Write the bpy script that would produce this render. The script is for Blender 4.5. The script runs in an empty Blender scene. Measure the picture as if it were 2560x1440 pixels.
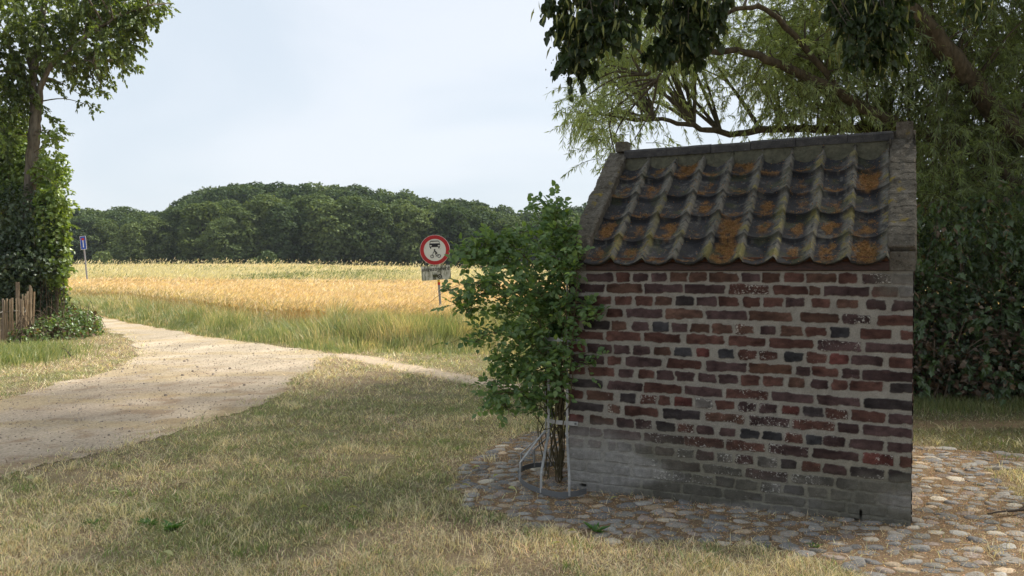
import bpy, math, random
import numpy as np
from mathutils import Vector
random.seed(7)
rng = np.random.default_rng(11)
SC = bpy.context.scene
COL = SC.collection
R = math.radians

# ------------------------------------------------------------------ camera
CAM_H = 1.4
F = 2150.0            # focal length in pixels of the 2560 px wide photograph
PITCH = math.atan(45 / F)
cam_d = bpy.data.cameras.new("camera"); cam = bpy.data.objects.new("camera", cam_d); COL.objects.link(cam)
cam_d.sensor_width = 36; cam_d.lens = 36 * F / 2560; cam_d.clip_start = 0.05; cam_d.clip_end = 3000
cam.location = (0, 0, CAM_H); cam.rotation_euler = (math.pi / 2 - PITCH, 0, 0)
SC.camera = cam

def ray(px, py):
    x = (px - 1280) / F; y = -(py - 720) / F
    # camera forward +Y pitched down
    c, s = math.cos(PITCH), math.sin(PITCH)
    return np.array([x, c + y * s, -s + y * c])
def at(px, py, Y):
    r = ray(px, py); t = Y / r[1]
    return np.array([0, 0, CAM_H]) + r * t
def G(px, py, z=0.0):
    r = ray(px, py); t = (z - CAM_H) / r[2]
    return np.array([0, 0, CAM_H]) + r * t

# ------------------------------------------------------------------ numpy noise
def _h(ix, iy, iz, seed):
    h = (ix * 374761393 + iy * 668265263 + iz * 2147483647 + seed * 974634777) & 0xFFFFFFFF
    h = ((h ^ (h >> 13)) * 1274126177) & 0xFFFFFFFF
    h = h ^ (h >> 16)
    return (h & 0xFFFFFF) / float(0xFFFFFF)
def vnoise(x, y, z=0.0, seed=0):
    x = np.asarray(x, float); y = np.asarray(y, float); z = np.zeros_like(x) + z
    ix = np.floor(x).astype(np.int64); iy = np.floor(y).astype(np.int64); iz = np.floor(z).astype(np.int64)
    fx, fy, fz = x - ix, y - iy, z - iz
    fx = fx * fx * (3 - 2 * fx); fy = fy * fy * (3 - 2 * fy); fz = fz * fz * (3 - 2 * fz)
    def L(a, b, t): return a + (b - a) * t
    c = [[_h(ix + i, iy + j, iz, seed) for j in (0, 1)] for i in (0, 1)]
    a = L(L(c[0][0], c[1][0], fx), L(c[0][1], c[1][1], fx), fy)
    if not np.any(fz): return a
    c = [[_h(ix + i, iy + j, iz + 1, seed) for j in (0, 1)] for i in (0, 1)]
    b = L(L(c[0][0], c[1][0], fx), L(c[0][1], c[1][1], fx), fy)
    return L(a, b, fz)
def fbm(x, y, z=0.0, seed=0, o=4):
    s = 0; a = .5; t = 0
    for i in range(o):
        s = s + a * vnoise(np.asarray(x) * 2 ** i, np.asarray(y) * 2 ** i, np.asarray(z) * 2 ** i, seed + i * 17); t += a; a *= .5
    return s / t
def sstep(a, b, x):
    t = np.clip((x - a) / (b - a), 0, 1); return t * t * (3 - 2 * t)
def lerp(a, b, t): return a + (b - a) * t
def inpoly(x, y, poly):
    x = np.asarray(x); y = np.asarray(y); r = np.zeros(x.shape, bool); n = len(poly); j = n - 1
    for i in range(n):
        xi, yi = poly[i][:2]; xj, yj = poly[j][:2]
        if yi != yj:
            r ^= ((yi > y) != (yj > y)) & (x < (xj - xi) * (y - yi) / (yj - yi) + xi)
        j = i
    return r
def norm(v):
    return v / np.maximum(np.linalg.norm(v, axis=-1, keepdims=True), 1e-9)
def rdir(n):
    return norm(rng.normal(size=(n, 3)))

# ------------------------------------------------------------------ meshes
class MB:
    """collects vertex / face arrays and links them as ONE mesh object"""
    def __init__(s): s.v = []; s.f = []; s.c = []; s.m = []; s.n = 0
    def add(s, V, Fc, col=None, mi=0):
        V = np.asarray(V, float).reshape(-1, 3)
        groups = Fc if isinstance(Fc, list) and len(Fc) and isinstance(Fc[0], np.ndarray) else None
        if groups is None:
            d = {}
            for f in Fc: d.setdefault(len(f), []).append(list(f))
            groups = [np.array(a, np.int64) for a in d.values()]
        for g in groups: s.f.append((g + s.n, mi))
        s.v.append(V)
        if col is None: col = np.ones((len(V), 4))
        else:
            col = np.asarray(col, float)
            if col.ndim == 1: col = np.tile(col, (len(V), 1))
            if col.shape[1] == 3: col = np.hstack([col, np.ones((len(col), 1))])
        s.c.append(col); s.n += len(V)
        return s
    def build(s, name, mats, parent=None, smooth=False, extra=None, bevel=0):
        me = bpy.data.meshes.new(name)
        V = np.vstack(s.v); me.vertices.add(len(V)); me.vertices.foreach_set("co", V.ravel())
        loops = np.concatenate([g.ravel() for g, _ in s.f]); tot = np.concatenate([np.full(len(g), g.shape[1]) for g, _ in s.f])
        st = np.concatenate([[0], np.cumsum(tot)[:-1]])
        me.loops.add(len(loops)); me.loops.foreach_set("vertex_index", loops.astype(np.int32))
        me.polygons.add(len(tot)); me.polygons.foreach_set("loop_start", st.astype(np.int32))
        mi = np.concatenate([np.full(len(g), m) for g, m in s.f]); me.polygons.foreach_set("material_index", mi.astype(np.int32))
        me.polygons.foreach_set("use_smooth", np.full(len(tot), smooth))
        a = me.color_attributes.new("Col", 'FLOAT_COLOR', 'POINT'); a.data.foreach_set("color", np.vstack(s.c).astype(np.float32).ravel())
        if extra is not None:
            a = me.color_attributes.new("Msk", 'FLOAT_COLOR', 'POINT'); a.data.foreach_set("color", extra.astype(np.float32).ravel())
        for m in (mats if isinstance(mats, (list, tuple)) else [mats]): me.materials.append(m)
        me.update(calc_edges=True); me.validate()
        o = bpy.data.objects.new(name, me); COL.objects.link(o)
        if parent is not None: o.parent = parent
        if bevel:
            b = o.modifiers.new("bevel", 'BEVEL'); b.width = bevel; b.segments = 2; b.limit_method = 'ANGLE'
        return o

def tag(o, label=None, cat=None, group=None, kind=None):
    if label: o["label"] = label
    if cat: o["category"] = cat
    if group: o["group"] = group
    if kind: o["kind"] = kind
    return o
def empty(name, loc=(0, 0, 0), rz=0):
    o = bpy.data.objects.new(name, None); COL.objects.link(o); o.location = loc; o.rotation_euler = (0, 0, rz)
    o.empty_display_size = .1
    return o
def rebase(root, loc):
    """put the root Empty at loc while its children keep their place"""
    root.location = loc
    for ch in root.children: ch.location = Vector(ch.location) - Vector(loc)

def grid_faces(nu, nv):
    i = np.arange(nu - 1)[:, None] * nv + np.arange(nv - 1)[None, :]
    i = i.ravel(); return [np.stack([i, i + nv, i + nv + 1, i + 1], 1)]
def box(mb, c, half, rot=None, col=None, mi=0):
    s = np.array([[x, y, z] for x in (-1, 1) for y in (-1, 1) for z in (-1, 1)], float) * np.array(half)
    if rot is not None: s = s @ np.array(rot)      # rows of rot = box axes in world
    mb.add(s + np.array(c), [(0, 1, 3, 2), (4, 6, 7, 5), (0, 4, 5, 1), (2, 3, 7, 6), (0, 2, 6, 4), (1, 5, 7, 3)], col, mi)
def tube(mb, P, rad, sides=8, col=None, mi=0, cap=True, noise=0.0):
    P = np.asarray(P, float); n = len(P); rad = np.broadcast_to(np.asarray(rad, float), (n,))
    T = np.gradient(P, axis=0); T = norm(T)
    ref = np.array([0.13, 0.97, 0.2]) if abs(T[0] @ np.array([.13, .97, .2])) < .9 else np.array([1., 0, 0])
    A = norm(np.cross(T, ref)); B = np.cross(T, A)
    a = np.arange(sides) / sides * 2 * math.pi
    r = rad[:, None, None]
    if noise: r = r * (1 + noise * (rng.random((n, sides, 1)) - .5) * 2)
    V = P[:, None] + r * (np.cos(a)[None, :, None] * A[:, None] + np.sin(a)[None, :, None] * B[:, None])
    i = np.arange(n - 1)[:, None] * sides; k = np.arange(sides)[None]; k2 = (k + 1) % sides
    fs = np.stack([i + k, i + k2, i + sides + k2, i + sides + k], -1).reshape(-1, 4)
    g = [fs]
    if cap: g += [np.array([list(range(sides))[::-1]]), np.array([[(n - 1) * sides + q for q in range(sides)]])]
    mb.add(V.reshape(-1, 3), g, col, mi)
def tubes3(mb, P, rad, col=None, mi=0):
    """many thin 3-sided twigs at once; P (T,K,3), rad (T,K)"""
    T_, K, _ = P.shape
    T = norm(np.gradient(P, axis=1)); ref = np.zeros_like(T); ref[..., 0] = .9; ref[..., 1] = .3; ref[..., 2] = .2
    A = norm(np.cross(T, ref)); B = np.cross(T, A)
    a = np.arange(3) / 3 * 2 * math.pi
    V = P[:, :, None] + rad[:, :, None, None] * (np.cos(a)[None, None, :, None] * A[:, :, None] + np.sin(a)[None, None, :, None] * B[:, :, None])
    t = (np.arange(T_) * K * 3)[:, None, None]; i = (np.arange(K - 1) * 3)[None, :, None]; k = np.arange(3)[None, None]; k2 = (k + 1) % 3
    fs = np.stack(np.broadcast_arrays(t + i + k, t + i + k2, t + i + 3 + k2, t + i + 3 + k), -1).reshape(-1, 4)
    mb.add(V.reshape(-1, 3), [fs], col, mi)
def smooth_curve(pts, n=24):
    P = np.asarray(pts, float); m = len(P); out = []
    t = np.linspace(0, m - 1, n)
    for u in t:
        i = min(int(u), m - 2); f = u - i
        p0 = P[max(i - 1, 0)]; p1 = P[i]; p2 = P[i + 1]; p3 = P[min(i + 2, m - 1)]
        out.append(.5 * ((2 * p1) + (-p0 + p2) * f + (2 * p0 - 5 * p1 + 4 * p2 - p3) * f * f + (-p0 + 3 * p1 - 3 * p2 + p3) * f ** 3))
    return np.array(out)

LEAF = {
    'lance': (np.array([(0, 0, 0), (.4, .5, .0), (1, 0, -.12), (.4, -.5, .0)]), [(0, 1, 2, 3)]),
    'quad': (np.array([(0, -.28, 0), (.15, .45, .06), (.95, .3, -.1), (.7, -.5, .05)]), [(0, 1, 2, 3)]),
    'ovate': (np.array([(0, 0, 0), (.28, .46, .10), (.68, .40, .05), (1, 0, -.10), (.68, -.40, .05), (.28, -.46, .10)]), [(0, 1, 2, 3), (0, 3, 4, 5)]),
    'heart': (np.array([(.02, 0, 0), (-.06, .28, .05), (.2, .5, .07), (.55, .44, .02), (1.02, 0, -.14), (.55, -.44, .02), (.2, -.5, .07), (-.06, -.28, .05)]), [(0, 1, 2, 3), (0, 3, 4), (0, 4, 5), (0, 5, 6, 7)]),
    'lobed': (np.array([(0, 0, 0), (.05, .34, .05), (.3, .3, .02), (.42, .55, .05), (.6, .24, .0), (1, 0, -.12), (.6, -.24, .0), (.42, -.55, .05), (.3, -.3, .02), (.05, -.34, .05)]),
              [(0, 1, 2), (0, 2, 4), (2, 3, 4), (0, 4, 5), (0, 5, 6), (6, 7, 8), (0, 6, 8), (0, 8, 9)]),
}
def leaves(mb, P, D, N, L, W, kind='ovate', col=None, mi=0):
    n = len(P)
    if n == 0: return
    D = norm(D); S = norm(np.cross(D, N)); N2 = np.cross(S, D)
    L = np.broadcast_to(L, (n,))[:, None, None]; W = np.broadcast_to(W, (n,))[:, None, None]
    tv, tf = LEAF[kind]; k = len(tv)
    V = P[:, None] + D[:, None] * tv[None, :, 0:1] * L + S[:, None] * tv[None, :, 1:2] * W + N2[:, None] * tv[None, :, 2:3] * L
    gs = {}
    for f in tf: gs.setdefault(len(f), []).append(f)
    base = (np.arange(n) * k)[:, None, None]
    g = [(base + np.array(a)[None]).reshape(-1, q) for q, a in gs.items()]
    if col is not None:
        col = np.repeat(np.asarray(col), k, axis=0) if np.asarray(col).ndim == 2 else col
    mb.add(V.reshape(-1, 3), g, col, mi)
def blades(mb, P, H, W, lean, col, seg=2, az=None, curl=1.0):
    """grass blades: P (n,3), H height, W width, lean (n,2) horizontal tip offset"""
    n = len(P); a = rng.random(n) * math.pi * 2 if az is None else az
    S = np.stack([np.cos(a), np.sin(a), np.zeros(n)], 1) * (W / 2)[:, None]
    ln = np.concatenate([lean, np.zeros((n, 1))], 1); up = np.array([0, 0, 1.])
    tip = P + up * H[:, None] + ln
    if seg == 1:
        V = np.stack([P - S, P + S, tip], 1); b = (np.arange(n) * 3)[:, None]
        mb.add(V.reshape(-1, 3), [b + np.array([[0, 1, 2]])], np.repeat(col, 3, 0)); return
    mid = P + up * (H * .6)[:, None] + ln * .28 * curl
    V = np.stack([P - S, P + S, mid + S * .8, mid - S * .8, tip], 1); b = (np.arange(n) * 5)[:, None]
    mb.add(V.reshape(-1, 3), [b + np.array([[0, 1, 2, 3]]), b + np.array([[3, 2, 4]])], np.repeat(col, 5, 0))

# ------------------------------------------------------------------ materials
class NT:
    def __init__(s, name):
        s.m = bpy.data.materials.new(name); s.m.use_nodes = True; s.t = s.m.node_tree; s.t.nodes.clear()
        s.out = s.n('ShaderNodeOutputMaterial')
    def n(s, typ, **kw):
        nd = s.t.nodes.new(typ)
        for k, v in kw.items(): setattr(nd, k, v)
        return nd
    def l(s, a, b): s.t.links.new(a, b)
    def put(s, sock, v):
        if hasattr(v, 'is_output'): s.l(v, sock)
        elif v is not None: sock.default_value = v
    def noise(s, scale, detail=4, rough=.55, vec=None, dist=0):
        nd = s.n('ShaderNodeTexNoise'); nd.inputs['Scale'].default_value = scale; nd.inputs['Detail'].default_value = detail
        nd.inputs['Roughness'].default_value = rough; nd.inputs['Distortion'].default_value = dist
        if vec is None: vec = s.pos()
        s.l(vec, nd.inputs['Vector']); return nd.outputs['Fac']
    def pos(s):
        if not hasattr(s, '_p'): s._p = s.n('ShaderNodeTexCoord').outputs['Object']
        return s._p
    def attr(s, name='Col'):
        nd = s.n('ShaderNodeAttribute', attribute_name=name); return nd.outputs['Color']
    def sep(s, c):
        nd = s.n('ShaderNodeSeparateColor'); s.l(c, nd.inputs[0]); return nd.outputs
    def ramp(s, fac, stops):
        nd = s.n('ShaderNodeValToRGB'); cr = nd.color_ramp
        while len(cr.elements) > 1: cr.elements.remove(cr.elements[-1])
        cr.elements[0].position = stops[0][0]; cr.elements[0].color = (*stops[0][1], 1)
        for p, c in stops[1:]:
            e = cr.elements.new(p); e.color = (*c, 1)
        s.l(fac, nd.inputs[0]); return nd.outputs[0]
    def step(s, fac, a, b, lo=0., hi=1.):
        nd = s.n('ShaderNodeMapRange', interpolation_type='SMOOTHSTEP'); s.l(fac, nd.inputs[0])
        s.put(nd.inputs[1], a); s.put(nd.inputs[2], b); nd.inputs[3].default_value = lo; nd.inputs[4].default_value = hi
        return nd.outputs[0]
    def math(s, op, a, b=0.5):
        nd = s.n('ShaderNodeMath', operation=op); s.put(nd.inputs[0], a); s.put(nd.inputs[1], b); return nd.outputs[0]
    def mix(s, fac, a, b, mode='MIX'):
        nd = s.n('ShaderNodeMix', data_type='RGBA', blend_type=mode)
        s.put(nd.inputs[0], fac)
        for i, v in ((6, a), (7, b)):
            if hasattr(v, 'is_output'): s.l(v, nd.inputs[i])
            else: nd.inputs[i].default_value = (*v, 1)
        return nd.outputs[2]
    def bump(s, h, strength=.5, dist=.01, nrm=None):
        nd = s.n('ShaderNodeBump'); nd.inputs['Strength'].default_value = strength; nd.inputs['Distance'].default_value = dist
        s.l(h, nd.inputs['Height'])
        if nrm is not None: s.l(nrm, nd.inputs['Normal'])
        return nd.outputs[0]
    def pbr(s, col, rough=.85, nrm=None, metal=0, spec=.3):
        b = s.n('ShaderNodeBsdfPrincipled')
        if hasattr(col, 'is_output'): s.l(col, b.inputs['Base Color'])
        else: b.inputs['Base Color'].default_value = (*col, 1)
        s.put(b.inputs['Roughness'], rough); b.inputs['Metallic'].default_value = metal
        b.inputs['Specular IOR Level'].default_value = spec
        if nrm is not None: s.l(nrm, b.inputs['Normal'])
        s.l(b.outputs[0], s.out.inputs[0]); return s.m
def leafmat(name, c1, c2, trans=.45, gloss=.08, patch=None, use_attr=False, tc=1.6, objvar=False):
    t = NT(name)
    if use_attr: base = t.attr()
    else:
        g = t.n('ShaderNodeNewGeometry'); base = t.mix(g.outputs['Random Per Island'], c1, c2)
    if objvar:
        oi = t.n('ShaderNodeObjectInfo'); base = t.mix(1.0, base, t.ramp(oi.outputs['Random'], [(0, (.62, .68, .66)), (.5, (1, 1, .95)), (1, (1.38, 1.28, 1.05))]), 'MULTIPLY')
    if patch is not None:
        nz = t.noise(patch[0], 3); base = t.mix(t.step(nz, .4, .65), base, patch[1])
    d = t.n('ShaderNodeBsdfDiffuse'); t.l(base, d.inputs[0])
    tr = t.n('ShaderNodeBsdfTranslucent')
    tcn = t.mix(1.0, base, (tc, tc * .95, .6), 'MULTIPLY'); t.l(tcn, tr.inputs[0])
    m = t.n('ShaderNodeMixShader'); m.inputs[0].default_value = trans; t.l(d.outputs[0], m.inputs[1]); t.l(tr.outputs[0], m.inputs[2])
    gl = t.n('ShaderNodeBsdfGlossy'); gl.inputs['Roughness'].default_value = .42; gl.inputs[0].default_value = (.8, .85, .8, 1)
    m2 = t.n('ShaderNodeMixShader'); m2.inputs[0].default_value = gloss; t.l(m.outputs[0], m2.inputs[1]); t.l(gl.outputs[0], m2.inputs[2])
    t.l(m2.outputs[0], t.out.inputs[0]); return t.m
def barkmat(name, c1, c2, sc=18):
    t = NT(name); mp = t.n('ShaderNodeMapping'); t.l(t.pos(), mp.inputs[0]); mp.inputs['Scale'].default_value = (1, 1, .25)
    nz = t.noise(sc, 6, .65, mp.outputs[0]); c = t.ramp(nz, [(.3, c1), (.7, c2)])
    return t.pbr(c, .9, t.bump(nz, .9, .03))
# ================================================================== BRICK SHED
PL = G(1423, 1223); PR = G(2277, 1318)
LEN = float(np.linalg.norm((PR - PL)[:2]))
U = (PR - PL) / LEN; U[2] = 0; NB = np.array([-U[1], U[0], 0])      # U along the front wall, NB away from the camera
O0 = np.array([PL[0], PL[1], 0.0]); UP = np.array([0, 0, 1.])
def on_wall(px, py):
    r = ray(px, py); c = np.array([0, 0, CAM_H]); t = ((O0 - c) @ NB) / (r @ NB); p = c + r * t
    return float((p - O0) @ U), float(p[2])
shed = empty("brick_shed", tuple(O0 + U * LEN / 2 + NB * .88), math.atan2(U[1], U[0]))
SHED_INV = None
def fin(o):
    """keep world coordinates of a mesh built in world space under the shed's empty"""
    bpy.context.view_layer.update(); o.matrix_parent_inverse = o.parent.matrix_world.inverted(); return o
DEPTH = 1.76; HW = 1.395
BC = {'r': (.140, .072, .058), 'R': (.165, .064, .056), 'o': (.138, .080, .060), 'p': (.100, .064, .062), 'k': (.070, .058, .058),
      'K': (.060, .058, .062), 'g': (.165, .15, .138), 'x': (.12, .066, .046)}
ROWS_Y = [  # row centre line at three places: (crop x, px y)
 (165, 160, 180, 660), (290, 300, 335, 660), (440, 450, 490, 660), (580, 610, 675, 660), (730, 775, 845, 660), (850, 915, 1010, 660),
 (1010, 1075, 1175, 660), (1140, 1225, 1345, 660), (1280, 1375, 1480, 660), (85, 200, 340, 940), (225, 345, 505, 940), (365, 500, 665, 940),
 (515, 665, 845, 940), (665, 815, 1010, 940), (805, 975, 1190, 940), (945, 1130, 1350, 940), (1085, 1270, 1495, 940), (1215, 1400, 1640, 940)]
ROWS = """225-535p 575-735r 770-960p 1000-1180pw 1230-1430o 1465-1670o 1700-2035o 2080-2295p 2320-2550ow 2600-2825r 2855-3220o 3240-3470r 3530-3880pW 3910-4160g
-20-30p 50-430p 460-885o 915-1370p 1405-1885p 1930-2410rW 2470-2870r 2885-3020o 3065-3610p 3655-3960r 3975-4160g
60-225p 250-525r 565-760r 815-1015r 1045-1250ow 1290-1515k 1545-1780p 1810-2050r 2100-2300r 2345-2580r 2610-2835pw 2915-3140r 3225-3475ow 3575-3810p 3885-4160p
30-410r 470-650rw 700-1125p 1170-1625o 1660-2140p 2170-2690o 2785-3250ow 3300-3635pW 3710-4160r
-10-135r 190-490k 520-695ow 765-970p 1020-1215K 1255-1440p 1475-1705o 1740-1970o 2010-2225oW 2295-2500p 2555-2810o 2855-3100r 3150-3370K 3505-3880r 3980-4160r
20-430r 460-865rw 905-1350r 1425-1865r 1925-2360rw 2415-2945rw 2995-3515pW 3570-4160p
-10-205R 240-520p 550-750p 780-985pw 1030-1230ow 1275-1480K 1545-1695Rw 1805-1990K 2050-2265rW 2305-2500rW 2590-2830K 2870-3105rW 3145-3375Rw 3410-3780p 3870-4160r
20-430pw 470-645r 700-1120p 1190-1595rw 1665-2135p 2170-2680x 2730-2920p 2935-3250rw 3285-3500pw 3540-4160p
-20-205r 255-555r 610-780pw 840-1030rw 1065-1270pw 1300-1515pw 1565-1775pw 1815-2030pw 2080-2300r 2350-2575rw 2640-2840ow 2920-3125pw 3180-3350r 3385-3775r 3860-4160k
20-420k 480-890pw 915-1355rw 1405-1850p 1895-2385rW 2440-2945pw 2985-3505pw 3550-4160k
-10-180r 225-555ow 625-815k 870-1065rW 1085-1230r 1285-1490Rw 1530-1730WW 1780-2000r 2045-2250pW 2300-2510pW 2575-2780RW 2830-3060kw 3080-3370rW 3400-3800rw 3850-4160p
10-420k 475-630oW 685-1090rw 1155-1585kw 1640-2115oW 2180-2665pW 2700-3200rW 3240-3490p 3550-4160p
-10-185R 260-550o 580-785pw 815-1015pW 1070-1280k 1310-1505rW 1555-1760pw 1825-2010pw 2070-2300K 2335-2560K 2600-2820rW 2860-3055Kw 3070-3335pW 3380-3790p 3835-4160p
10-250p 262-405pw 435-870pw 920-1385pW 1390-1870rW 1900-2365rW 2410-2890pW 2940-3495p 3545-3905RW 3995-4160r
-10-190r 235-395rw 490-570pw 600-760kw 810-1010pw 1045-1260pw 1310-1500gW 1540-1740pW 1785-1975gW 2020-2230pW 2275-2500gW 2545-2735k 2815-3035rW 3070-3335p 3385-3800kW 3850-4160k
-20-400k 450-740g 780-1085gW 1130-1580pw 1620-2090gW 2140-2630pW 2690-3180gW 3220-3480kw 3500-3900g 3940-4160g
-20-200g 230-530g 560-740k 780-1010g 1030-1240gW 1265-1480kW 1500-1740WW 1770-1990kw 2020-2280gw 2320-2560gW 2600-2830k 2880-3100gw 3150-3400g 3450-3680g 3730-4160g
-20-380g 420-860k 900-1350kw 1390-1830kw 1870-2330kw 2370-2840gw 2880-3330g 3370-3800g 3840-4160g"""
import re
bricks = []           # u0, u1, zcenter fn args, half height, colour, white
row_z = []
for ry in ROWS_Y:
    base = ry[3]; pts = []
    for cx, cy in zip((200, 1850, 3850), ry[:3]):
        pts.append(on_wall(1420 + cx / 4.8, base + cy / 4.8))
    us = [p[0] for p in pts]; row_z.append(np.polyfit(us, [p[1] for p in pts], 2))
for ri, line in enumerate(ROWS.split("\n")):
    for tok in line.split():
        m = re.match(r"(-?\d+)-(\d+)([a-zA-Z]+)$", tok)
        a, b, fl = int(m[1]), int(m[2]), m[3]
        zc = np.polyval(row_z[ri], 1.0)
        px0, px1 = 1420 + a / 4.8, 1420 + b / 4.8
        py = 675 + (CAM_H - zc) / 5 * F
        u0, u1 = on_wall(px0, py)[0], on_wall(px1, py)[0]
        u0 = max(u0, 0.0); u1 = min(u1, LEN)
        if b >= 4150: u1 = LEN + .02
        if a <= 60: u0 = -.02
        if fl == 'WW': col, w = BC['g'], 1.0
        else:
            col = BC[fl[0]]; w = {'': .1, 'w': .44, 'W': .94}[fl[1:]]
        bricks.append((u0, u1, ri, col, w))
# two more courses down to the ground
for k in (1, 2, 3):
    row_z.append(row_z[17] - np.array([0, 0, .062 * k])); u = -.02; n = 0
    while u < LEN:
        w_ = (.215 if k % 2 == 0 else .105) * rng.uniform(.9, 1.1)
        bricks.append((u, min(u + w_, LEN + .02), 17 + k, BC['g' if rng.random() < .6 else 'k'], rng.uniform(0, .5))); u += w_ + .012

def wall_mesh(nu, nz, length, topf, blist, zrow, front=True, seed=0):
    uu = np.linspace(0, length, nu); vv = np.linspace(0, 1, nz)
    u, v = np.meshgrid(uu, vv, indexing='ij'); z = v * topf(u)
    wx = (fbm(u * 40, z * 40, 0, seed + 1, 3) - .5) * .019; wz = (fbm(u * 34, z * 34, 7.7, seed + 2, 3) - .5) * .017
    wx += (fbm(u * 9, z * 9, 0, seed + 21, 2) - .5) * .012
    smear = (fbm(u * 12, z * 16, 3.3, seed + 3, 3) - .5) * .013
    d = np.full(u.shape, 1.0); col = np.zeros(u.shape + (3,)); wm = np.zeros(u.shape); bid = np.zeros(u.shape)
    for i, (u0, u1, ri, c, w) in enumerate(blist):
        i0 = np.searchsorted(uu, u0 - .03); i1 = np.searchsorted(uu, u1 + .03)
        if i1 <= i0: continue
        sl = slice(i0, i1)
        hh = .0265 + .004 * (_h(np.int64(i), np.int64(3), np.int64(1), seed) - .5)
        tilt = (_h(np.int64(i), np.int64(9), np.int64(1), seed) - .5) * .03
        uc, hw = (u0 + u1) / 2, (u1 - u0) / 2
        zc = np.polyval(zrow[ri], u[sl]) + tilt * (u[sl] - uc)
        hh2 = hh * (1 - .10 * (_h(np.int64(i), np.int64(4), np.int64(1), seed)) * np.sign(u[sl] - uc))
        qx = np.abs(u[sl] + wx[sl] - uc) - hw + .009; qz = np.abs(z[sl] + wz[sl] - zc) - hh2 + .009
        dd = np.hypot(np.maximum(qx, 0), np.maximum(qz, 0)) + np.minimum(np.maximum(qx, qz), 0) - .009 + smear[sl]
        b = dd < d[sl]
        d[sl] = np.where(b, dd, d[sl]); wm[sl] = np.where(b, w, wm[sl]); bid[sl] = np.where(b, i, bid[sl])
        jit = .75 + .5 * _h(np.int64(i), np.int64(5), np.int64(1), seed)
        cc = np.array(c) * jit
        grad = (_h(np.int64(i), np.int64(6), np.int64(1), seed) - .5) * 2.0
        sh = np.clip(1 + grad * (u[sl] - uc) / max(hw, .03) * .3, .5, 1.5)[..., None]
        col[sl] = np.where(b[..., None], cc * sh, col[sl])
    bm_ = 1 - sstep(-.0015, .0022, d)
    mot = np.array((.315, .295, .255)) * (.78 + .44 * fbm(u * 30, z * 30, 1, seed + 4, 4))[..., None]
    n1 = fbm(u * 26, z * 40, 2, seed + 5, 4)[..., None]
    bc = col * (.22 + 1.05 * n1)
    rgb = mot * (1 - bm_[..., None]) + bc * bm_[..., None]
    # white remnants of old paint: mostly towards brick edges
    edge = sstep(-.016, -.001, d) * bm_
    pn = sstep(.42, .62, fbm(u * 11, z * 14, 9, seed + 12, 3))
    white = wm * (.42 + .30 * edge + .38 * pn) * bm_
    cw = np.zeros(u.shape)
    if front:
        e1 = sstep(.50, .24, z + .12 * (fbm(u * 5, z * 5, 0, 77, 3) - .5)) * sstep(1.15, .40, u + .3 * (fbm(u * 3, z * 8, 5, 78, 3) - .5))
        e2 = sstep(.30, .08, z + .08 * (fbm(u * 6, z * 6, 0, 79, 3) - .5)) * (.35 + .65 * fbm(u * 4, z * 9, 5, 70, 3))
        e3 = sstep(1.72, 1.86, u) * sstep(1.15, 1.33, z + .08 * (fbm(u * 6, z * 6, 0, 80, 3) - .5)) * .8
        e4 = sstep(1.50, 1.70, u) * sstep(.30, .22, z + .08 * (fbm(u * 6, z * 6, 0, 85, 3) - .5))
        cw = np.clip(np.maximum.reduce([e1, e2, e3, e4]), 0, 1) * (.75 + .25 * fbm(u * 30, z * 30, 0, 81, 3))
    else:
        cw = sstep(.25, .1, z + .1 * (fbm(u * 5, z * 5, 0, seed + 8, 3) - .5)) * .8
    cwcol = lerp(np.array((.34, .33, .31)), np.array((.165, .158, .13)), sstep(.35, .6, fbm(u * 3, z * 7, 4, 82, 3) * .7 + .3 * sstep(.3, .7, u))[..., None])
    damp = sstep(.55, .1, z) * (.5 + .5 * fbm(u * 4, z * 5, 0, 86, 3))  # wall turns darker and browner towards its foot
    rgb = rgb * (1 - .28 * damp[..., None] * np.array((.8, .8, 1.3)))
    cwn = np.clip(cw * (.75 + .5 * fbm(u * 14, z * 20, 3, 88, 3)), 0, 1) * .9; rgb = rgb * (1 - cwn[..., None]) + cwcol * (.72 + .5 * fbm(u * 45, z * 45, 3, 89, 3))[..., None] * cwn[..., None]
    h = bm_ * (.0045 + .003 * (n1[..., 0] - .5)) + (fbm(u * 60, z * 60, 0, seed + 9, 3) - .5) * .004 + (fbm(u * 8, z * 8, 0, seed + 10, 2) - .5) * .010
    h -= sstep(.006, .0, np.abs(d - .004)) * .0012
    if front:   # two gaps at the foot of the wall
        for (px, py, su, sz) in ((1458, 1214, .018, .008), (2152, 1286, .006, .024), (2135, 1298, .035, .004)):
            gu, gz = on_wall(px, py); g = np.exp(-(((u - gu) / su) ** 4 + ((z - gz) / sz) ** 4)); h -= g * .03; rgb = rgb * (1 - .9 * g[..., None])
    return u, z, h, rgb, np.stack([white, cw, bm_, np.ones_like(cw)], -1)

t = NT("old_brick"); c = t.attr('Col'); ms = t.sep(t.attr('Msk'))
n1 = t.noise(190, 5, .7); n2 = t.noise(70, 4, .6); n3 = t.noise(420, 2, .5)
c = t.mix(1.0, c, t.ramp(n1, [(.2, (.62, .62, .62)), (.8, (1.38, 1.38, 1.38))]), 'MULTIPLY')
thr = t.math('SUBTRACT', .69, t.math('MULTIPLY', ms[0], .215))
wn = t.math('ADD', t.math('MULTIPLY', n2, .6), t.math('MULTIPLY', n1, .4))
wf = t.step(wn, thr, t.math('ADD', thr, .10))
c = t.mix(t.math('MULTIPLY', wf, .9), c, (.54, .52, .47))
pits = t.step(n3, .66, .7); c = t.mix(t.math('MULTIPLY', pits, .5), c, (.03, .025, .02))
brick_m = t.pbr(c, .93, t.bump(t.math('ADD', n1, t.math('MULTIPLY', n3, .3)), .9, .009), spec=.12)

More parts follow.
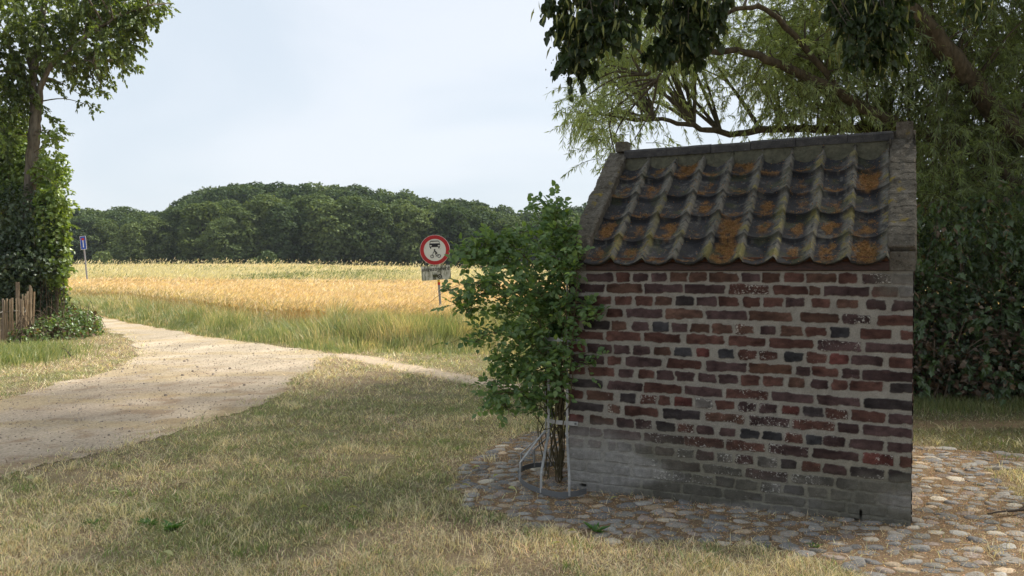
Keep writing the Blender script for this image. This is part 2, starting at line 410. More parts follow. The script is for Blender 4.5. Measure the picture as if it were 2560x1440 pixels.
def wall_part(name, org, ud, nrm, nu, nz, length, topf, blist, zrow, front, seed):
    u, z, h, rgb, msk = wall_mesh(nu, nz, length, topf, blist, zrow, front, seed)
    P = org + u[..., None] * ud + z[..., None] * UP + h[..., None] * nrm
    mb = MB(); mb.add(P.reshape(-1, 3), grid_faces(nu, nz), rgb.reshape(-1, 3))
    return fin(mb.build(name, brick_m, shed, smooth=True, extra=msk.reshape(-1, 4)))
def auto_bricks(length, nrow):
    bl = []; zr = []
    for r in range(nrow):
        zr.append(np.array([0, 0, .035 + .0665 * r])); u = -rng.uniform(0, .1)
        while u < length:
            w = (.21 if r % 2 else .1) * rng.uniform(.9, 1.1)
            k = 'rrroppkgK'[rng.integers(9)]
            bl.append((u, u + w, r, BC[k], rng.choice([.1, .4, .7]))); u += w + .014
    return bl, zr
SL = math.atan2(2.158 - 1.418, .88 + .045); D0, Z0 = -.045, 1.418
def plane_z(d): return Z0 + (d - D0) * math.tan(SL)
roof_top = lambda d: np.where(d < DEPTH / 2, plane_z(d), plane_z(DEPTH - d)) - .02
wall_part("front_wall", O0, U, -NB, 500, 360, LEN, lambda u: HW + 0 * u, bricks, row_z, True, 5)
bl, zr = auto_bricks(DEPTH, 36)
wall_part("gable_wall", O0 + NB * 0, NB, -U, 220, 240, DEPTH, roof_top, bl, zr, False, 31)
wall_part("gable_wall", O0 + U * LEN, NB, U, 220, 240, DEPTH, roof_top, bl, zr, False, 32)
bl, zr = auto_bricks(LEN, 22)
wall_part("back_wall", O0 + NB * DEPTH, U, NB, 260, 180, LEN, lambda u: HW + 0 * u, bl, zr, False, 33)

# ---- pantiles: one roof mesh per slope
UL, UR = .118, LEN - .118
def litter_cells(side):
    if side: return {}
    return {(2, 0): 1.0, (4, 0): .95, (1, 1): .6, (3, 1): .35, (8, 1): 1.0, (3, 2): .6, (5, 2): .6, (6, 1): .3, (0, 1): .3, (6, 2): .3, (7, 2): .35, (1, 3): .45,
            (0, 3): .75, (2, 3): .7, (4, 3): 1.0, (5, 3): .45, (6, 3): .45, (7, 3): .6, (0, 4): .35, (1, 4): .45, (4, 4): 1.0, (7, 4): .65, (8, 4): 1.0, (8, 3): .6, (6, 4): .3, (1, 0): .2}
flake_pts = []
def tiles(side):
    nu, ns = (460, 330) if side == 0 else (200, 150)
    SLEN = (.88 - D0) / math.cos(SL)
    NR, NC = 5, 9; gu = np.linspace(UL, UR, nu); gs = np.linspace(0, SLEN, ns)
    u, s = np.meshgrid(gu, gs, indexing='ij')
    tw = (UR - UL) / NC; th = SLEN / (NR + .06)
    ui = u + (fbm(u * 2, s * 2, 0, 91 + side, 2) - .5) * .02
    cI = np.clip(np.floor((ui - UL) / tw), 0, NC - 1).astype(int)
    dv = (rng.random((NC, NR + 2)) - .5) * .022; dh = (rng.random((NC, NR + 2)) - .5) * .007; dt = (rng.random((NC, NR + 2)) - .5) * .02
    tt = (ui - UL) / tw - cI
    r0 = np.clip(np.floor(s / th), 0, NR).astype(int)
    r = np.clip(np.floor((s - dv[cI, r0] + (tt - .5) * dt[cI, r0]) / th), 0, NR).astype(int)
    ss = np.clip((s - dv[cI, r] - r * th) / th, 0, 1.1)
    pr = np.where(tt < .38, .017 * (1 - tt / .38) ** 1.8, .050 * np.clip((tt - .38) / .52, 0, 1) ** 1.9)
    pr = pr - .026 * sstep(.92, 1.0, tt)
    h = pr + dh[cI, r] + (1 - ss) * .022
    moss = sstep(.60, .80, tt) * (1 - .4 * sstep(.97, 1, tt))
    h += moss * (fbm(u * 90, s * 90, 0, 92, 3) - .3) * .012 + (fbm(u * 30, s * 30, 0, 93, 3) - .5) * .004
    dark = np.array((.046, .046, .049)); grey = np.array((.165, .158, .135))
    n = fbm(u * 45, s * 45, 0, 94, 4); n2 = fbm(u * 10, s * 10, 0, 95, 3)
    f = np.clip(moss * sstep(.28, .52, n + .12) + .5 * sstep(.56, .7, n * .6 + n2 * .4), 0, 1)[..., None]
    rgb = dark * (.6 + .8 * n2)[..., None] * (1 - f) + grey * (.55 + .8 * n)[..., None] * f
    low = sstep(SLEN * .75, SLEN * .1, s)
    lich = sstep(.62, .70, fbm(u * 16, s * 16, 0, 96, 4) * .7 + .3 * n + .12 * moss + .09 * low - .08) * (.10 + .55 * moss) * sstep(.40, .60, fbm(u * 5, s * 5, 2, 191, 3) + .12 * low)
    rgb = lerp(rgb, np.array((.27, .225, .04)) * (.6 + .7 * n)[..., None], (lich * .8)[..., None])
    gm = sstep(.55, .72, fbm(u * 13, s * 13, 0, 99, 3)) * .35
    rgb = lerp(rgb, np.array((.085, .095, .035)), gm[..., None])
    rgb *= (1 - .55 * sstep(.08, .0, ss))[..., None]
    lit = np.zeros(u.shape)
    for (cc, rr), a in litter_cells(side).items():
        k = NR - 1 - rr; m = (cI == cc) & (r == k)
        cen = np.exp(-(((tt - .38) / (.20 + .18 * a)) ** 2 + ((ss - .5) / (.22 + .36 * a)) ** 2))
        lit = np.maximum(lit, m * sstep(.38 - .22 * a, .92 - .28 * a, cen * (-.10 + 1.65 * fbm(u * 30, s * 24, 0, 97, 5))) * (.35 + .65 * a))
    # thin litter caught behind each lower edge
    if side == 0: lit = np.maximum(lit, sstep(.52, .7, fbm(u * 22, s * 50, 0, 98, 3)) * sstep(.0, .06, ss) * sstep(.35, .12, ss) * sstep(.7, .5, tt) * .6)
    rgb = lerp(rgb, np.array((.27, .145, .055)) * (.35 + 1.0 * fbm(u * 200, s * 200, 0, 101, 2))[..., None], np.clip(lit * 1.15, 0, 1)[..., None])
    h += lit * .010 * fbm(u * 60, s * 60, 0, 102, 3)
    ca, sa = math.cos(SL), math.sin(SL)
    if side == 0:
        org = O0 + NB * D0 + UP * Z0; sd = NB * ca + UP * sa; nn = -NB * sa + UP * ca
    else:
        org = O0 + NB * (DEPTH - D0) + UP * Z0; sd = -NB * ca + UP * sa; nn = NB * sa + UP * ca
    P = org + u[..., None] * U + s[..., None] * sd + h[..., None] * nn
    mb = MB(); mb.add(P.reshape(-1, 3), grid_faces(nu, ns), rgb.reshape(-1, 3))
    # thickness of the lowest course
    e0 = P[:, 0]; e1 = e0 - nn * .016 + sd * .004; e2 = e1 + sd * .1
    mb.add(np.stack([e0, e1, e2], 1).reshape(-1, 3), grid_faces(nu, 3), np.array((.05, .048, .045)))
    if side == 0:
        w = (lit ** 1.3).ravel() + .03 + .10 * moss.ravel() * sstep(.5, .65, n2).ravel(); w /= w.sum(); idx = rng.choice(len(w), 16000, p=w)
        flake_pts.append((P.reshape(-1, 3)[idx] + nn * .003 + rng.normal(size=(16000, 3)) * .004, nn))
    return mb
t = NT("slate_grey_pantile"); c = t.attr('Col'); n1 = t.noise(240, 5, .7); n2 = t.noise(700, 2, .5)
c = t.mix(1.0, c, t.ramp(n1, [(.25, (.45, .45, .45)), (.75, (1.5, 1.5, 1.5))]), 'MULTIPLY')
tile_m = t.pbr(c, .9, t.bump(t.math('ADD', n1, n2), .6, .006), spec=.12)
roof = fin(tiles(0).build("roof", tile_m, shed, smooth=True)); roof2 = fin(tiles(1).build("roof", tile_m, shed, smooth=True))

# ---- rough masonry material for copings and ridge
t = NT("weathered_masonry"); n1 = t.noise(16, 6, .7); n2 = t.noise(75, 5, .7); n3 = t.noise(7, 3, .6)
c = t.ramp(n1, [(.25, (.075, .068, .052)), (.5, (.145, .13, .105)), (.75, (.235, .22, .185))])
c = t.mix(t.step(n3, .60, .68), c, (.25, .19, .045)); c = t.mix(t.step(n2, .60, .70), c, (.30, .29, .26))
c = t.mix(t.step(n2, .42, .34), c, (.045, .04, .035))
mas_m = t.pbr(c, .95, t.bump(t.math('ADD', n1, n2), .9, .02), spec=.1)
def rough_strip(mb, prof_pts, ul, ur, thick, seed, drop=.18, du=.006):
    """band following prof_pts (list of (d, z) of its top face), from ul to ur, with masonry roughness"""
    P = np.array(prof_pts, float); seg = np.cumsum(np.r_[0, np.hypot(*np.diff(P, axis=0).T)])
    n = int(seg[-1] / .008); s = np.linspace(0, seg[-1], n)
    d = np.interp(s, seg, P[:, 0]); z = np.interp(s, seg, P[:, 1])
    tx, tz = np.gradient(d), np.gradient(z); l = np.hypot(tx, tz); nx, nz = -tz / l, tx / l
    k = 14; ring = [(ul, -drop)] + [(ul, -drop * (1 - i / 5)) for i in range(1, 5)] + [(lerp(ul, ur, i / 13), 0) for i in range(14)] + [(ur, -drop * i / 5) for i in range(1, 6)]
    ring = np.array(ring); nr = len(ring)
    uu = np.repeat(ring[None, :, 0], n, 0); hh = np.repeat(ring[None, :, 1], n, 0); S = np.repeat(s[:, None], nr, 1)
    q = fbm(uu * 30 + hh * 30, S * 14, hh * 20, seed, 4) - .5; q2 = vnoise(S * 15.5, 0 * S, 0, seed + 4) - .5
    saw = np.abs(((S * 14.5) % 1.0) - .5) * 2; joint = -sstep(.80, 1.0, saw) * .005
    hh = hh + (q * .026 + q2 * .010 + joint) * (hh > -drop * .9); uu = uu + np.where(ring[None, :, 0] > (ul + ur) / 2, 1, -1) * (q * .018 + joint * .8)
    e = np.minimum(np.abs(ring[:, 0] - ul), np.abs(ring[:, 0] - ur)); hh = hh - (e[None] < .004) * (ring[None, :, 1] == 0) * .008
    V = O0 + uu[..., None] * U + (d[:, None] + nx[:, None] * hh)[..., None] * NB + (z[:, None] + nz[:, None] * hh)[..., None] * UP
    mb.add(V.reshape(-1, 3), grid_faces(n, nr)); mb.add(V[0], [tuple(range(nr))]); mb.add(V[-1], [tuple(range(nr))[::-1]])
for (ul, ur, sd) in ((-.012, .122, 51), (LEN - .128, LEN + .016, 61)):
    ex = 0 if ul < 0 else .03
    mb = MB(); prof = [(-.012, 1.40), (-.012, 1.50 + ex), (.03, plane_z(.03) + .115), (.85, plane_z(.85) + .105), (.865, plane_z(.865) + .105 + ex)]
    prof += [(DEPTH - a, b) for a, b in prof[::-1]]
    rough_strip(mb, prof[1:-1], ul, ur, .1, sd)
    # foot of the coping resting on the wall corner
    box(mb, O0 + U * (ul + ur) / 2 + NB * .07 + UP * 1.449, ((ur - ul) / 2 - .004, .08, .052), [U, NB, UP])
    if ul < 0: box(mb, O0 + U * .085 + NB * .88 + UP * 2.285, (.042, .05, .035), [U, NB, UP])
    else:
        box(mb, O0 + U * (LEN - .045) + NB * .88 + UP * 2.272, (.049, .05, .062), [U, NB, UP])
    fin(mb.build("gable_coping", mas_m, shed, smooth=False))
# mortar wedge under the ridge and dark ridge tiles
t = NT("ridge_stone"); n1 = t.noise(20, 5, .6); n2 = t.noise(120, 4, .7)
c = t.ramp(n1, [(.3, (.035, .035, .038)), (.7, (.085, .083, .08))]); c = t.mix(t.step(n2, .6, .68), c, (.19, .18, .15))
ridge_m = t.pbr(c, .8, t.bump(t.math('ADD', n1, n2), .6, .01))
mb = MB(); uo = UL - .01; edges = [UL - .01, .42, .72, .99, 1.28, 1.60, UR + .01]
for a, b in zip(edges[:-1], edges[1:]):
    n = 8; us = np.linspace(a + .0015, b - .0015, n); dy, dz = rng.normal() * .003, rng.normal() * .003
    zr = lambda u: 2.195 + .030 * (u / LEN)
    ring = np.array([(-.052, .0), (-.055, .045), (-.045, .058), (0, .066), (.045, .058), (.055, .045), (.052, 0)])
    V = np.array([[O0 + U * u_ + NB * (.88 + p[0] + dy) + UP * (zr(u_) + p[1] + dz + rng.normal() * .0008) for p in ring] for u_ in us])
    mb.add(V.reshape(-1, 3), grid_faces(n, 7) if True else None); mb.add(V[0], [tuple(range(7))]); mb.add(V[-1], [tuple(range(7))[::-1]])
fin(mb.build("ridge_tile", ridge_m, shed, bevel=0))
mb = MB(); nu, nv = 220, 8
u, v = np.meshgrid(np.linspace(UL, UR, nu), np.linspace(0, 1, nv), indexing='ij')
for sgn in (1, -1):
    dd = .88 - sgn * (.085 - .045 * v); zz = plane_z(.88 - (.085 - .045 * v)) - .008 + .045 + .02 * (1 - v) * 0 + v * (.04 + .032 * u / LEN) - .03 * (1 - v) * (1.5 - vnoise(u * 11, v, 0, 3)) + (fbm(u * 40, v * 5, 0, 9, 3) - .5) * .016
    V = O0 + u[..., None] * U + dd[..., None] * NB + zz[..., None] * UP
    mb.add(V.reshape(-1, 3), grid_faces(nu, nv))
t = NT("mossy_mortar"); n1 = t.noise(25, 5, .7); c = t.ramp(n1, [(.3, (.05, .05, .035)), (.7, (.13, .125, .085))]); mm_m = t.pbr(c, .95, t.bump(n1, .8, .01))
fin(mb.build("ridge_mortar", mm_m, shed, smooth=True))
# timber plate under the tiles
t = NT("dark_brown_timber"); mp = t.n('ShaderNodeMapping'); t.l(t.pos(), mp.inputs[0]); mp.inputs['Rotation'].default_value = (0, 0, -math.atan2(U[1], U[0])); mp.inputs['Scale'].default_value = (.06, 1, 1)
nz = t.noise(90, 5, .6, mp.outputs[0]); c = t.ramp(nz, [(.3, (.018, .010, .008)), (.7, (.060, .026, .018))]); tim_m = t.pbr(c, .6, t.bump(nz, .4, .004))
mb = MB(); box(mb, O0 + U * (UL + UR) / 2 + NB * .012 + UP * (HW + .027), ((UR - UL) / 2, .035, .0245), [U, NB, UP])
fin(mb.build("eave_beam", tim_m, shed, bevel=.003))
t = NT("red_brown_batten"); nz = t.noise(60, 4, .6); c = t.ramp(nz, [(.3, (.05, .02, .010)), (.7, (.13, .055, .028))]); bat_m = t.pbr(c, .7)
mb = MB(); box(mb, O0 + U * (UL + UR) / 2 + NB * (.012) + UP * (HW + .066), ((UR - UL) / 2 - .002, .03, .0135), [U, NB, UP])
fin(mb.build("tile_batten", bat_m, shed, bevel=.002))
mb = MB(); box(mb, O0 + U * LEN / 2 + NB * DEPTH / 2 + UP * .7, (LEN / 2 - .03, DEPTH / 2 - .03, .69), [U, NB, UP]); box(mb, O0 + U * LEN / 2 + NB * DEPTH / 2 + UP * 1.42, (LEN / 2 - .03, DEPTH / 2 - .05, .05), [U, NB, UP]); fin(mb.build("core_masonry", mas_m, shed))
tag(shed, "small old red brick shed with mossy dark pantile roof on a cobbled apron", "shed")
# seed litter lying on the tiles
P, nn = flake_pts[0]; mb = MB(); n = len(P)
c = np.array((.25, .145, .065)) * rng.uniform(.4, 1.5, (n, 1)) * rng.uniform(.85, 1.15, (n, 3))
leaves(mb, P, rdir(n) * np.array([1, 1, .3]), nn + rdir(n) * .7, rng.uniform(.004, .009, n), rng.uniform(.003, .006, n), 'quad', c)
litter_m = leafmat("dry_litter", None, None, .1, .0, use_attr=True)
tag(mb.build("seed_litter", litter_m), "orange brown seed litter caught in the hollows of the roof tiles", "litter", kind="stuff")
# ================================================================== GROUND
def prof(y): return np.interp(y, [0, 16, 45, 60, 80, 95, 200, 700], [0, 0, .25, .55, 1.12, 1.3, 1.6, 6])
def gz(x, y): return prof(y) * (1 - .42 * sstep(-25, 2, np.asarray(x, float)))
def line_of(pts): return [tuple(G(a, b)[:2]) for a, b in pts]
road_poly = line_of([(-160, 1330), (0, 1192), (200, 1150), (350, 1108), (500, 1058), (640, 1008), (740, 950), (800, 906), (845, 884), (700, 866), (600, 856), (500, 842), (400, 826), (300, 808), (215, 790), (60, 779), (-250, 770),
                     (-250, 782), (60, 792), (150, 798), (215, 812), (300, 836), (345, 858), (352, 880), (305, 918), (190, 952), (0, 1002), (-200, 1040)])
path_c = np.array(line_of([(800, 885), (900, 893), (1000, 915), (1090, 934), (1210, 956), (1330, 975), (1500, 985)]))
cob_poly = line_of([(1325, 1082), (1250, 1112), (1165, 1168), (1135, 1225), (1160, 1262), (1215, 1283), (1290, 1298), (1400, 1330), (1500, 1348), (1700, 1352), (1900, 1372), (2050, 1400), (2200, 1452), (2400, 1560), (2900, 1560), (2900, 1330), (2560, 1262),
                    (2500, 1210), (2440, 1160), (2330, 1128), (2240, 1122)])
shed_poly = [tuple((O0 + U * a + NB * b)[:2]) for a, b in ((0, 0), (LEN, 0), (LEN, DEPTH), (0, DEPTH))]
# the cobbles run on round the back of the shed
cob_poly = cob_poly[:1] + cob_poly[1:]
verge_front = np.array([G(*p)[:2] for p in [(-300, 766), (0, 773), (215, 786), (400, 822), (600, 852), (700, 862), (830, 878), (1000, 884), (1250, 884), (1500, 884), (1900, 884), (2400, 884)]])
def vf(x): return np.interp(x, verge_front[:, 0], verge_front[:, 1])
o_ = np.argsort(verge_front[:, 0]); verge_front = verge_front[o_]
def path_d(x, y):
    d = np.full(np.shape(x), 1e9)
    for a, b in zip(path_c[:-1], path_c[1:]):
        ab = b - a; t = np.clip(((x - a[0]) * ab[0] + (y - a[1]) * ab[1]) / (ab @ ab), 0, 1)
        d = np.minimum(d, np.hypot(x - a[0] - t * ab[0], y - a[1] - t * ab[1]))
    return d
def nz2(x, y, s, seed, o=3): return fbm(np.asarray(x) * s, np.asarray(y) * s, 0, seed, o)
def jit(x, y, a=.12, s=3.0):
    return x + (nz2(x, y, s, 301) - .5) * 2 * a, y + (nz2(x, y, s, 302) - .5) * 2 * a * 1.6
def green_map(x, y):
    g = nz2(x, y * .6, .75, 310, 3) * .6 + nz2(x, y, 3.2, 311, 2) * .4
    b = np.interp(y, [3.6, 4.6, 5.2, 7.0, 11, 14], [-.20, -.10, .04, .08, .03, .08])
    b = b + .05 * np.exp(-(((x + 1.7) / 1.1) ** 2 + ((y - 4.75) / .6) ** 2)) - .05 * sstep(-.2, .6, x) * (y < 7)
    b = np.where((x < -6.2) & (y > 9.5), -.10, b)
    return np.clip(.08 + .84 * sstep(.34, .70, g + b), 0, 1)
straw = np.array((.84, .73, .53)); green = np.array((.32, .345, .165)); brown = np.array((.23, .16, .095))

# ground sheet, finer near the camera
xs = np.concatenate([-np.geomspace(700, 12, 40), np.linspace(-11.9, 9, 300), np.geomspace(9.2, 700, 40)])
ys = np.concatenate([np.linspace(-30, 2, 20), np.linspace(2.1, 20, 300), np.geomspace(20.3, 900, 90)])
gx, gy = np.meshgrid(xs, ys, indexing='ij'); zz = gz(gx, gy)
gm = green_map(gx, gy); bare = sstep(.58, .75, nz2(gx, gy, 1.7, 321, 3))
c = lerp(np.array((.31, .235, .155)), np.array((.19, .18, .095)), gm[..., None]); c = lerp(c, np.array((.20, .15, .10)), (bare * .6)[..., None])
pd = path_d(*jit(gx, gy, .06, 4)); pw = sstep(.32, .15, pd); c = lerp(c, np.array((.56, .46, .35)), pw[..., None])
far = sstep(16, 24, gy); c = lerp(c, np.array((.36, .27, .12)), far[..., None])
wood = sstep(100, 108, gy); c = lerp(c, np.array((.03, .035, .018)), wood[..., None])
rs = sstep(3.3, 3.9, gx) * (gy > 5.5) * (gy < 16); c = lerp(c, np.array((.12, .10, .055)), (rs * .8)[..., None])  # ground at right darkened: shade of the strip put into its colour
bs = np.exp(-((gy - 7.75) / .28) ** 2) * (gx > 3.2); c = lerp(c, np.array((.30, .21, .13)), (bs * .8)[..., None])
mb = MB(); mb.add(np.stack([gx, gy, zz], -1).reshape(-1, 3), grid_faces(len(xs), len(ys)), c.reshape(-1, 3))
t = NT("dry_soil_and_thatch"); cc = t.attr('Col'); n1 = t.noise(60, 5, .7); n2 = t.noise(9, 4, .6)
cc = t.mix(1.0, cc, t.ramp(n1, [(.25, (.45, .45, .45)), (.75, (1.45, 1.42, 1.35))]), 'MULTIPLY'); cc = t.mix(1.0, cc, t.ramp(n2, [(.3, (.8, .8, .8)), (.7, (1.15, 1.15, 1.15))]), 'MULTIPLY')
gmat = t.pbr(cc, .95, t.bump(n1, .8, .02), spec=.05)
tag(mb.build("ground", gmat, smooth=True), kind="structure")

# road sheet (its edge frays into the grass)
def sheet(name, poly, z, res, mat, colf, jitter=(.10, 2.5), extra_cut=None, zfun=None):
    P = np.array(poly); x0, y0 = P.min(0) - .4; x1, y1 = P.max(0) + .4
    nx, ny = int((x1 - x0) / res[0]), int((y1 - y0) / res[1])
    X, Y = np.meshgrid(np.linspace(x0, x1, nx), np.linspace(y0, y1, ny), indexing='ij')
    jx, jy = jit(X, Y, *jitter); ins = inpoly(jx, jy, poly)
    if extra_cut is not None: ins &= ~extra_cut(X, Y)
    f = ins[:-1, :-1] | ins[1:, :-1] | ins[:-1, 1:] | ins[1:, 1:]
    i = (np.arange(nx - 1)[:, None] * ny + np.arange(ny - 1)[None])[f]
    Z = gz(X, Y) + z + (zfun(X, Y) if zfun else 0)
    mb = MB(); mb.add(np.stack([X, Y, Z], -1).reshape(-1, 3), [np.stack([i, i + ny, i + ny + 1, i + 1], 1)], colf(X, Y).reshape(-1, 3))
    o = mb.build(name, mat, smooth=True)
    return o
def road_col(X, Y):
    n = nz2(X, Y, 1.2, 331, 4)[..., None]; m = nz2(X, Y, 5, 332, 3)[..., None]
    c = lerp(np.array((.47, .375, .285)), np.array((.58, .485, .365)), n); c = lerp(c, np.array((.30, .19, .105)), sstep(.55, .72, m) * .55)
    c = lerp(c, np.array((.60, .515, .39)), sstep(9, 15, Y)[..., None] * .7)  # far stretch lighter: its sunlight put into the track colour
    ru = nz2(X * .9 - Y * .25, (Y + X * .6) * .22, 2.6, 337, 4)[..., None]; c = c * (.68 + .66 * ru); c = lerp(c, np.array((.52, .40, .22)), sstep(.50, .66, nz2(X * .7, Y * 1.3, 1.6, 338, 4))[..., None] * .5)
    return c
t = NT("dusty_gravel_track"); cc = t.attr('Col'); n1 = t.noise(38, 6, .75); n2 = t.noise(130, 3, .6)
cc = t.mix(1.0, cc, t.ramp(n1, [(.3, (.56, .54, .52)), (.7, (1.27, 1.27, 1.26))]), 'MULTIPLY')
cc = t.mix(t.step(n2, .62, .68), cc, (.52, .47, .41)); cc = t.mix(t.step(n2, .36, .31), cc, (.16, .12, .09))
rmat = t.pbr(cc, .96, t.bump(t.math('ADD', n1, t.math('MULTIPLY', n2, .5)), .8, .025), spec=.05)
tag(sheet("road", road_poly, .006, (.06, .08), rmat, road_col, (.22, 1.6)), kind="structure")
# stones and crumbs on the road
n = 3600; P = np.array(road_poly); x = rng.uniform(-9, 0, n * 4); y = rng.uniform(4.5, 18, n * 4); k = inpoly(x, y, road_poly); x, y = x[k][:n], y[k][:n]
mb = MB(); m_ = len(x); r = rng.uniform(.004, .010, m_) * (1 + (rng.random(m_) < .03) * 1.6)
ring = np.array([(math.cos(a), math.sin(a)) for a in np.arange(6) / 6 * 2 * math.pi]); jr = r[:, None] * rng.uniform(.6, 1.2, (m_, 6))
V0 = np.stack([x[:, None] + ring[None, :, 0] * jr, y[:, None] + ring[None, :, 1] * jr, np.full((m_, 6), .004)], -1)
V1 = V0 * 1; V1[..., 0] = x[:, None] + ring[None, :, 0] * jr * .6; V1[..., 1] = y[:, None] + ring[None, :, 1] * jr * .6; V1[..., 2] = .006 + (r * .9)[:, None]
V = np.concatenate([V0, V1], 1); b = (np.arange(m_) * 12)[:, None]
sc_ = np.array((.42, .35, .28)) * rng.uniform(.45, 1.3, (m_, 1))
mb.add(V.reshape(-1, 3), [np.concatenate([b + np.array([[i, (i + 1) % 6, 6 + (i + 1) % 6, 6 + i]]) for i in range(6)]), b + np.array([[6, 7, 8, 9, 10, 11]])], np.repeat(sc_, 12, 0))
t = NT("loose_stone"); grit_m = t.pbr(t.attr('Col'), .9)
tag(mb.build("gravel", grit_m), "small loose stones and crumbs of earth scattered over the dirt track", "gravel", kind="stuff")

# ---- cobbles
def in_cob(x, y, e=0):
    jx, jy = jit(x, y, .05, 4); return inpoly(jx, jy, cob_poly) & ~inpoly(x, y, shed_poly)
def back_cob(x, y):      # band round the left and the back of the shed
    ul = (x - O0[0]) * U[0] + (y - O0[1]) * U[1]; dl = (x - O0[0]) * NB[0] + (y - O0[1]) * NB[1]
    return ((ul > -.62) & (ul < LEN + 1.3) & (dl > 0) & (dl < DEPTH + .6)) & ~inpoly(x, y, shed_poly) & ((dl > DEPTH) | (ul < 0)) & (dl > .3)
cobb = lambda x, y: (in_cob(x, y) | back_cob(x, y))
def soil_col(X, Y):
    n = nz2(X, Y, 7, 341, 3)[..., None]; return lerp(np.array((.22, .165, .115)), np.array((.32, .23, .15)), n)
t = NT("litter_strewn_soil"); cc = t.attr('Col'); n1 = t.noise(150, 4, .75); n2 = t.noise(300, 2, .6)
cc = t.mix(1.0, cc, t.ramp(n1, [(.3, (.45, .42, .4)), (.7, (1.5, 1.45, 1.35))]), 'MULTIPLY'); smat = t.pbr(cc, .95, t.bump(n1, .8, .012), spec=.05)
big = [(P_[0], P_[1]) for P_ in cob_poly]
mb = MB(); X, Y = np.meshgrid(np.linspace(-.9, 5.2, 300), np.linspace(2.9, 8.2, 260), indexing='ij')
ins = cobb(X, Y); f = ins[:-1, :-1] & ins[1:, :-1] & ins[:-1, 1:] & ins[1:, 1:]; i = (np.arange(299)[:, None] * 260 + np.arange(259)[None])[f]
mb.add(np.stack([X, Y, np.full(X.shape, .004)], -1).reshape(-1, 3), [np.stack([i, i + 260, i + 261, i + 1], 1)], soil_col(X, Y).reshape(-1, 3))
# stones: dart throwing
pts = np.zeros((0, 2)); rr = np.zeros(0); cand = rng.uniform((-.9, 2.9), (5.2, 8.2), (40000, 2)); cand = cand[cobb(cand[:, 0], cand[:, 1])]
cell = {}
px_, out_ = [], []
for cx, cy in cand:
    r = .034 + .028 * rng.random() ** 1.3; key = (int(cx / .13), int(cy / .13)); ok = True
    for a in (-1, 0, 1):
        for b in (-1, 0, 1):
            for (qx, qy, qr) in cell.get((key[0] + a, key[1] + b), ()):
                if math.hypot(cx - qx, (cy - qy) * 1.12) < (r + qr) * .97: ok = False; break
            if not ok: break
        if not ok: break
    if ok: cell.setdefault(key, []).append((cx, cy, r)); out_.append((cx, cy, r))
S = np.array(out_); ns = len(S); K = 12
a = np.arange(K) / K * 2 * math.pi; rot = rng.random(ns) * .7 - .35; asp = rng.uniform(.68, 1.0, ns)
wob = 1 + .24 * (rng.random((ns, K)) - .5) + .10 * np.cos(2 * a[None] + rng.random((ns, 1)) * 6) + .06 * np.cos(3 * a[None] + rng.random((ns, 1)) * 6)
levels = [(1.0, -.006), (.99, .007), (.88, .55), (.62, .86), (.32, .98)]
hgt = rng.uniform(.006, .018, ns); Vs = []; tx, ty = rng.normal(size=(2, ns)) * .12
for li, (sr, sh) in enumerate(levels):
    ex = np.cos(a)[None] * S[:, 2:3] * 1.12 * wob * sr; ey = np.sin(a)[None] * S[:, 2:3] * wob * asp[:, None] * sr
    X_ = S[:, 0:1] + ex * np.cos(rot)[:, None] - ey * np.sin(rot)[:, None]; Y_ = S[:, 1:2] + ex * np.sin(rot)[:, None] + ey * np.cos(rot)[:, None]
    Z_ = (sh if li < 2 else 0) + (hgt[:, None] * sh if li >= 2 else 0) + (li >= 2) * (ex * tx[:, None] + ey * ty[:, None]) + rng.normal(size=(ns, K)) * .0012 * (li > 1)
    Vs.append(np.stack([X_, Y_, Z_ + 0 * X_], -1))
Vs = np.stack(Vs, 1); b = (np.arange(ns) * 5 * K)[:, None]; fs = []
for li in range(4):
    for k in range(K): fs.append(b + np.array([[li * K + k, li * K + (k + 1) % K, (li + 1) * K + (k + 1) % K, (li + 1) * K + k]]))
pal = np.array([(.26, .25, .235), (.21, .205, .20), (.33, .30, .26), (.29, .235, .20), (.52, .41, .29), (.38, .365, .335), (.245, .23, .20), (.60, .54, .44)])
pc = pal[rng.choice(8, ns, p=[.22, .2, .16, .13, .08, .08, .10, .03])] * rng.uniform(.75, 1.2, (ns, 1))
mb.add(Vs.reshape(-1, 3), [np.concatenate(fs), b + np.arange(4 * K, 5 * K)[None]], np.repeat(pc, 5 * K, 0), mi=1)
t = NT("cobble_stone"); cc = t.attr('Col'); n1 = t.noise(90, 5, .7); n2 = t.noise(24, 4, .6, dist=1.5)
cc = t.mix(1.0, cc, t.ramp(n1, [(.3, (.6, .6, .6)), (.7, (1.35, 1.33, 1.3))]), 'MULTIPLY'); cc = t.mix(t.step(n2, .64, .69), cc, (.38, .36, .33))
cmat = t.pbr(cc, .75, t.bump(n1, .6, .006), spec=.3)
tag(mb.build("cobble_pavement", [smat, cmat], smooth=True), kind="structure")
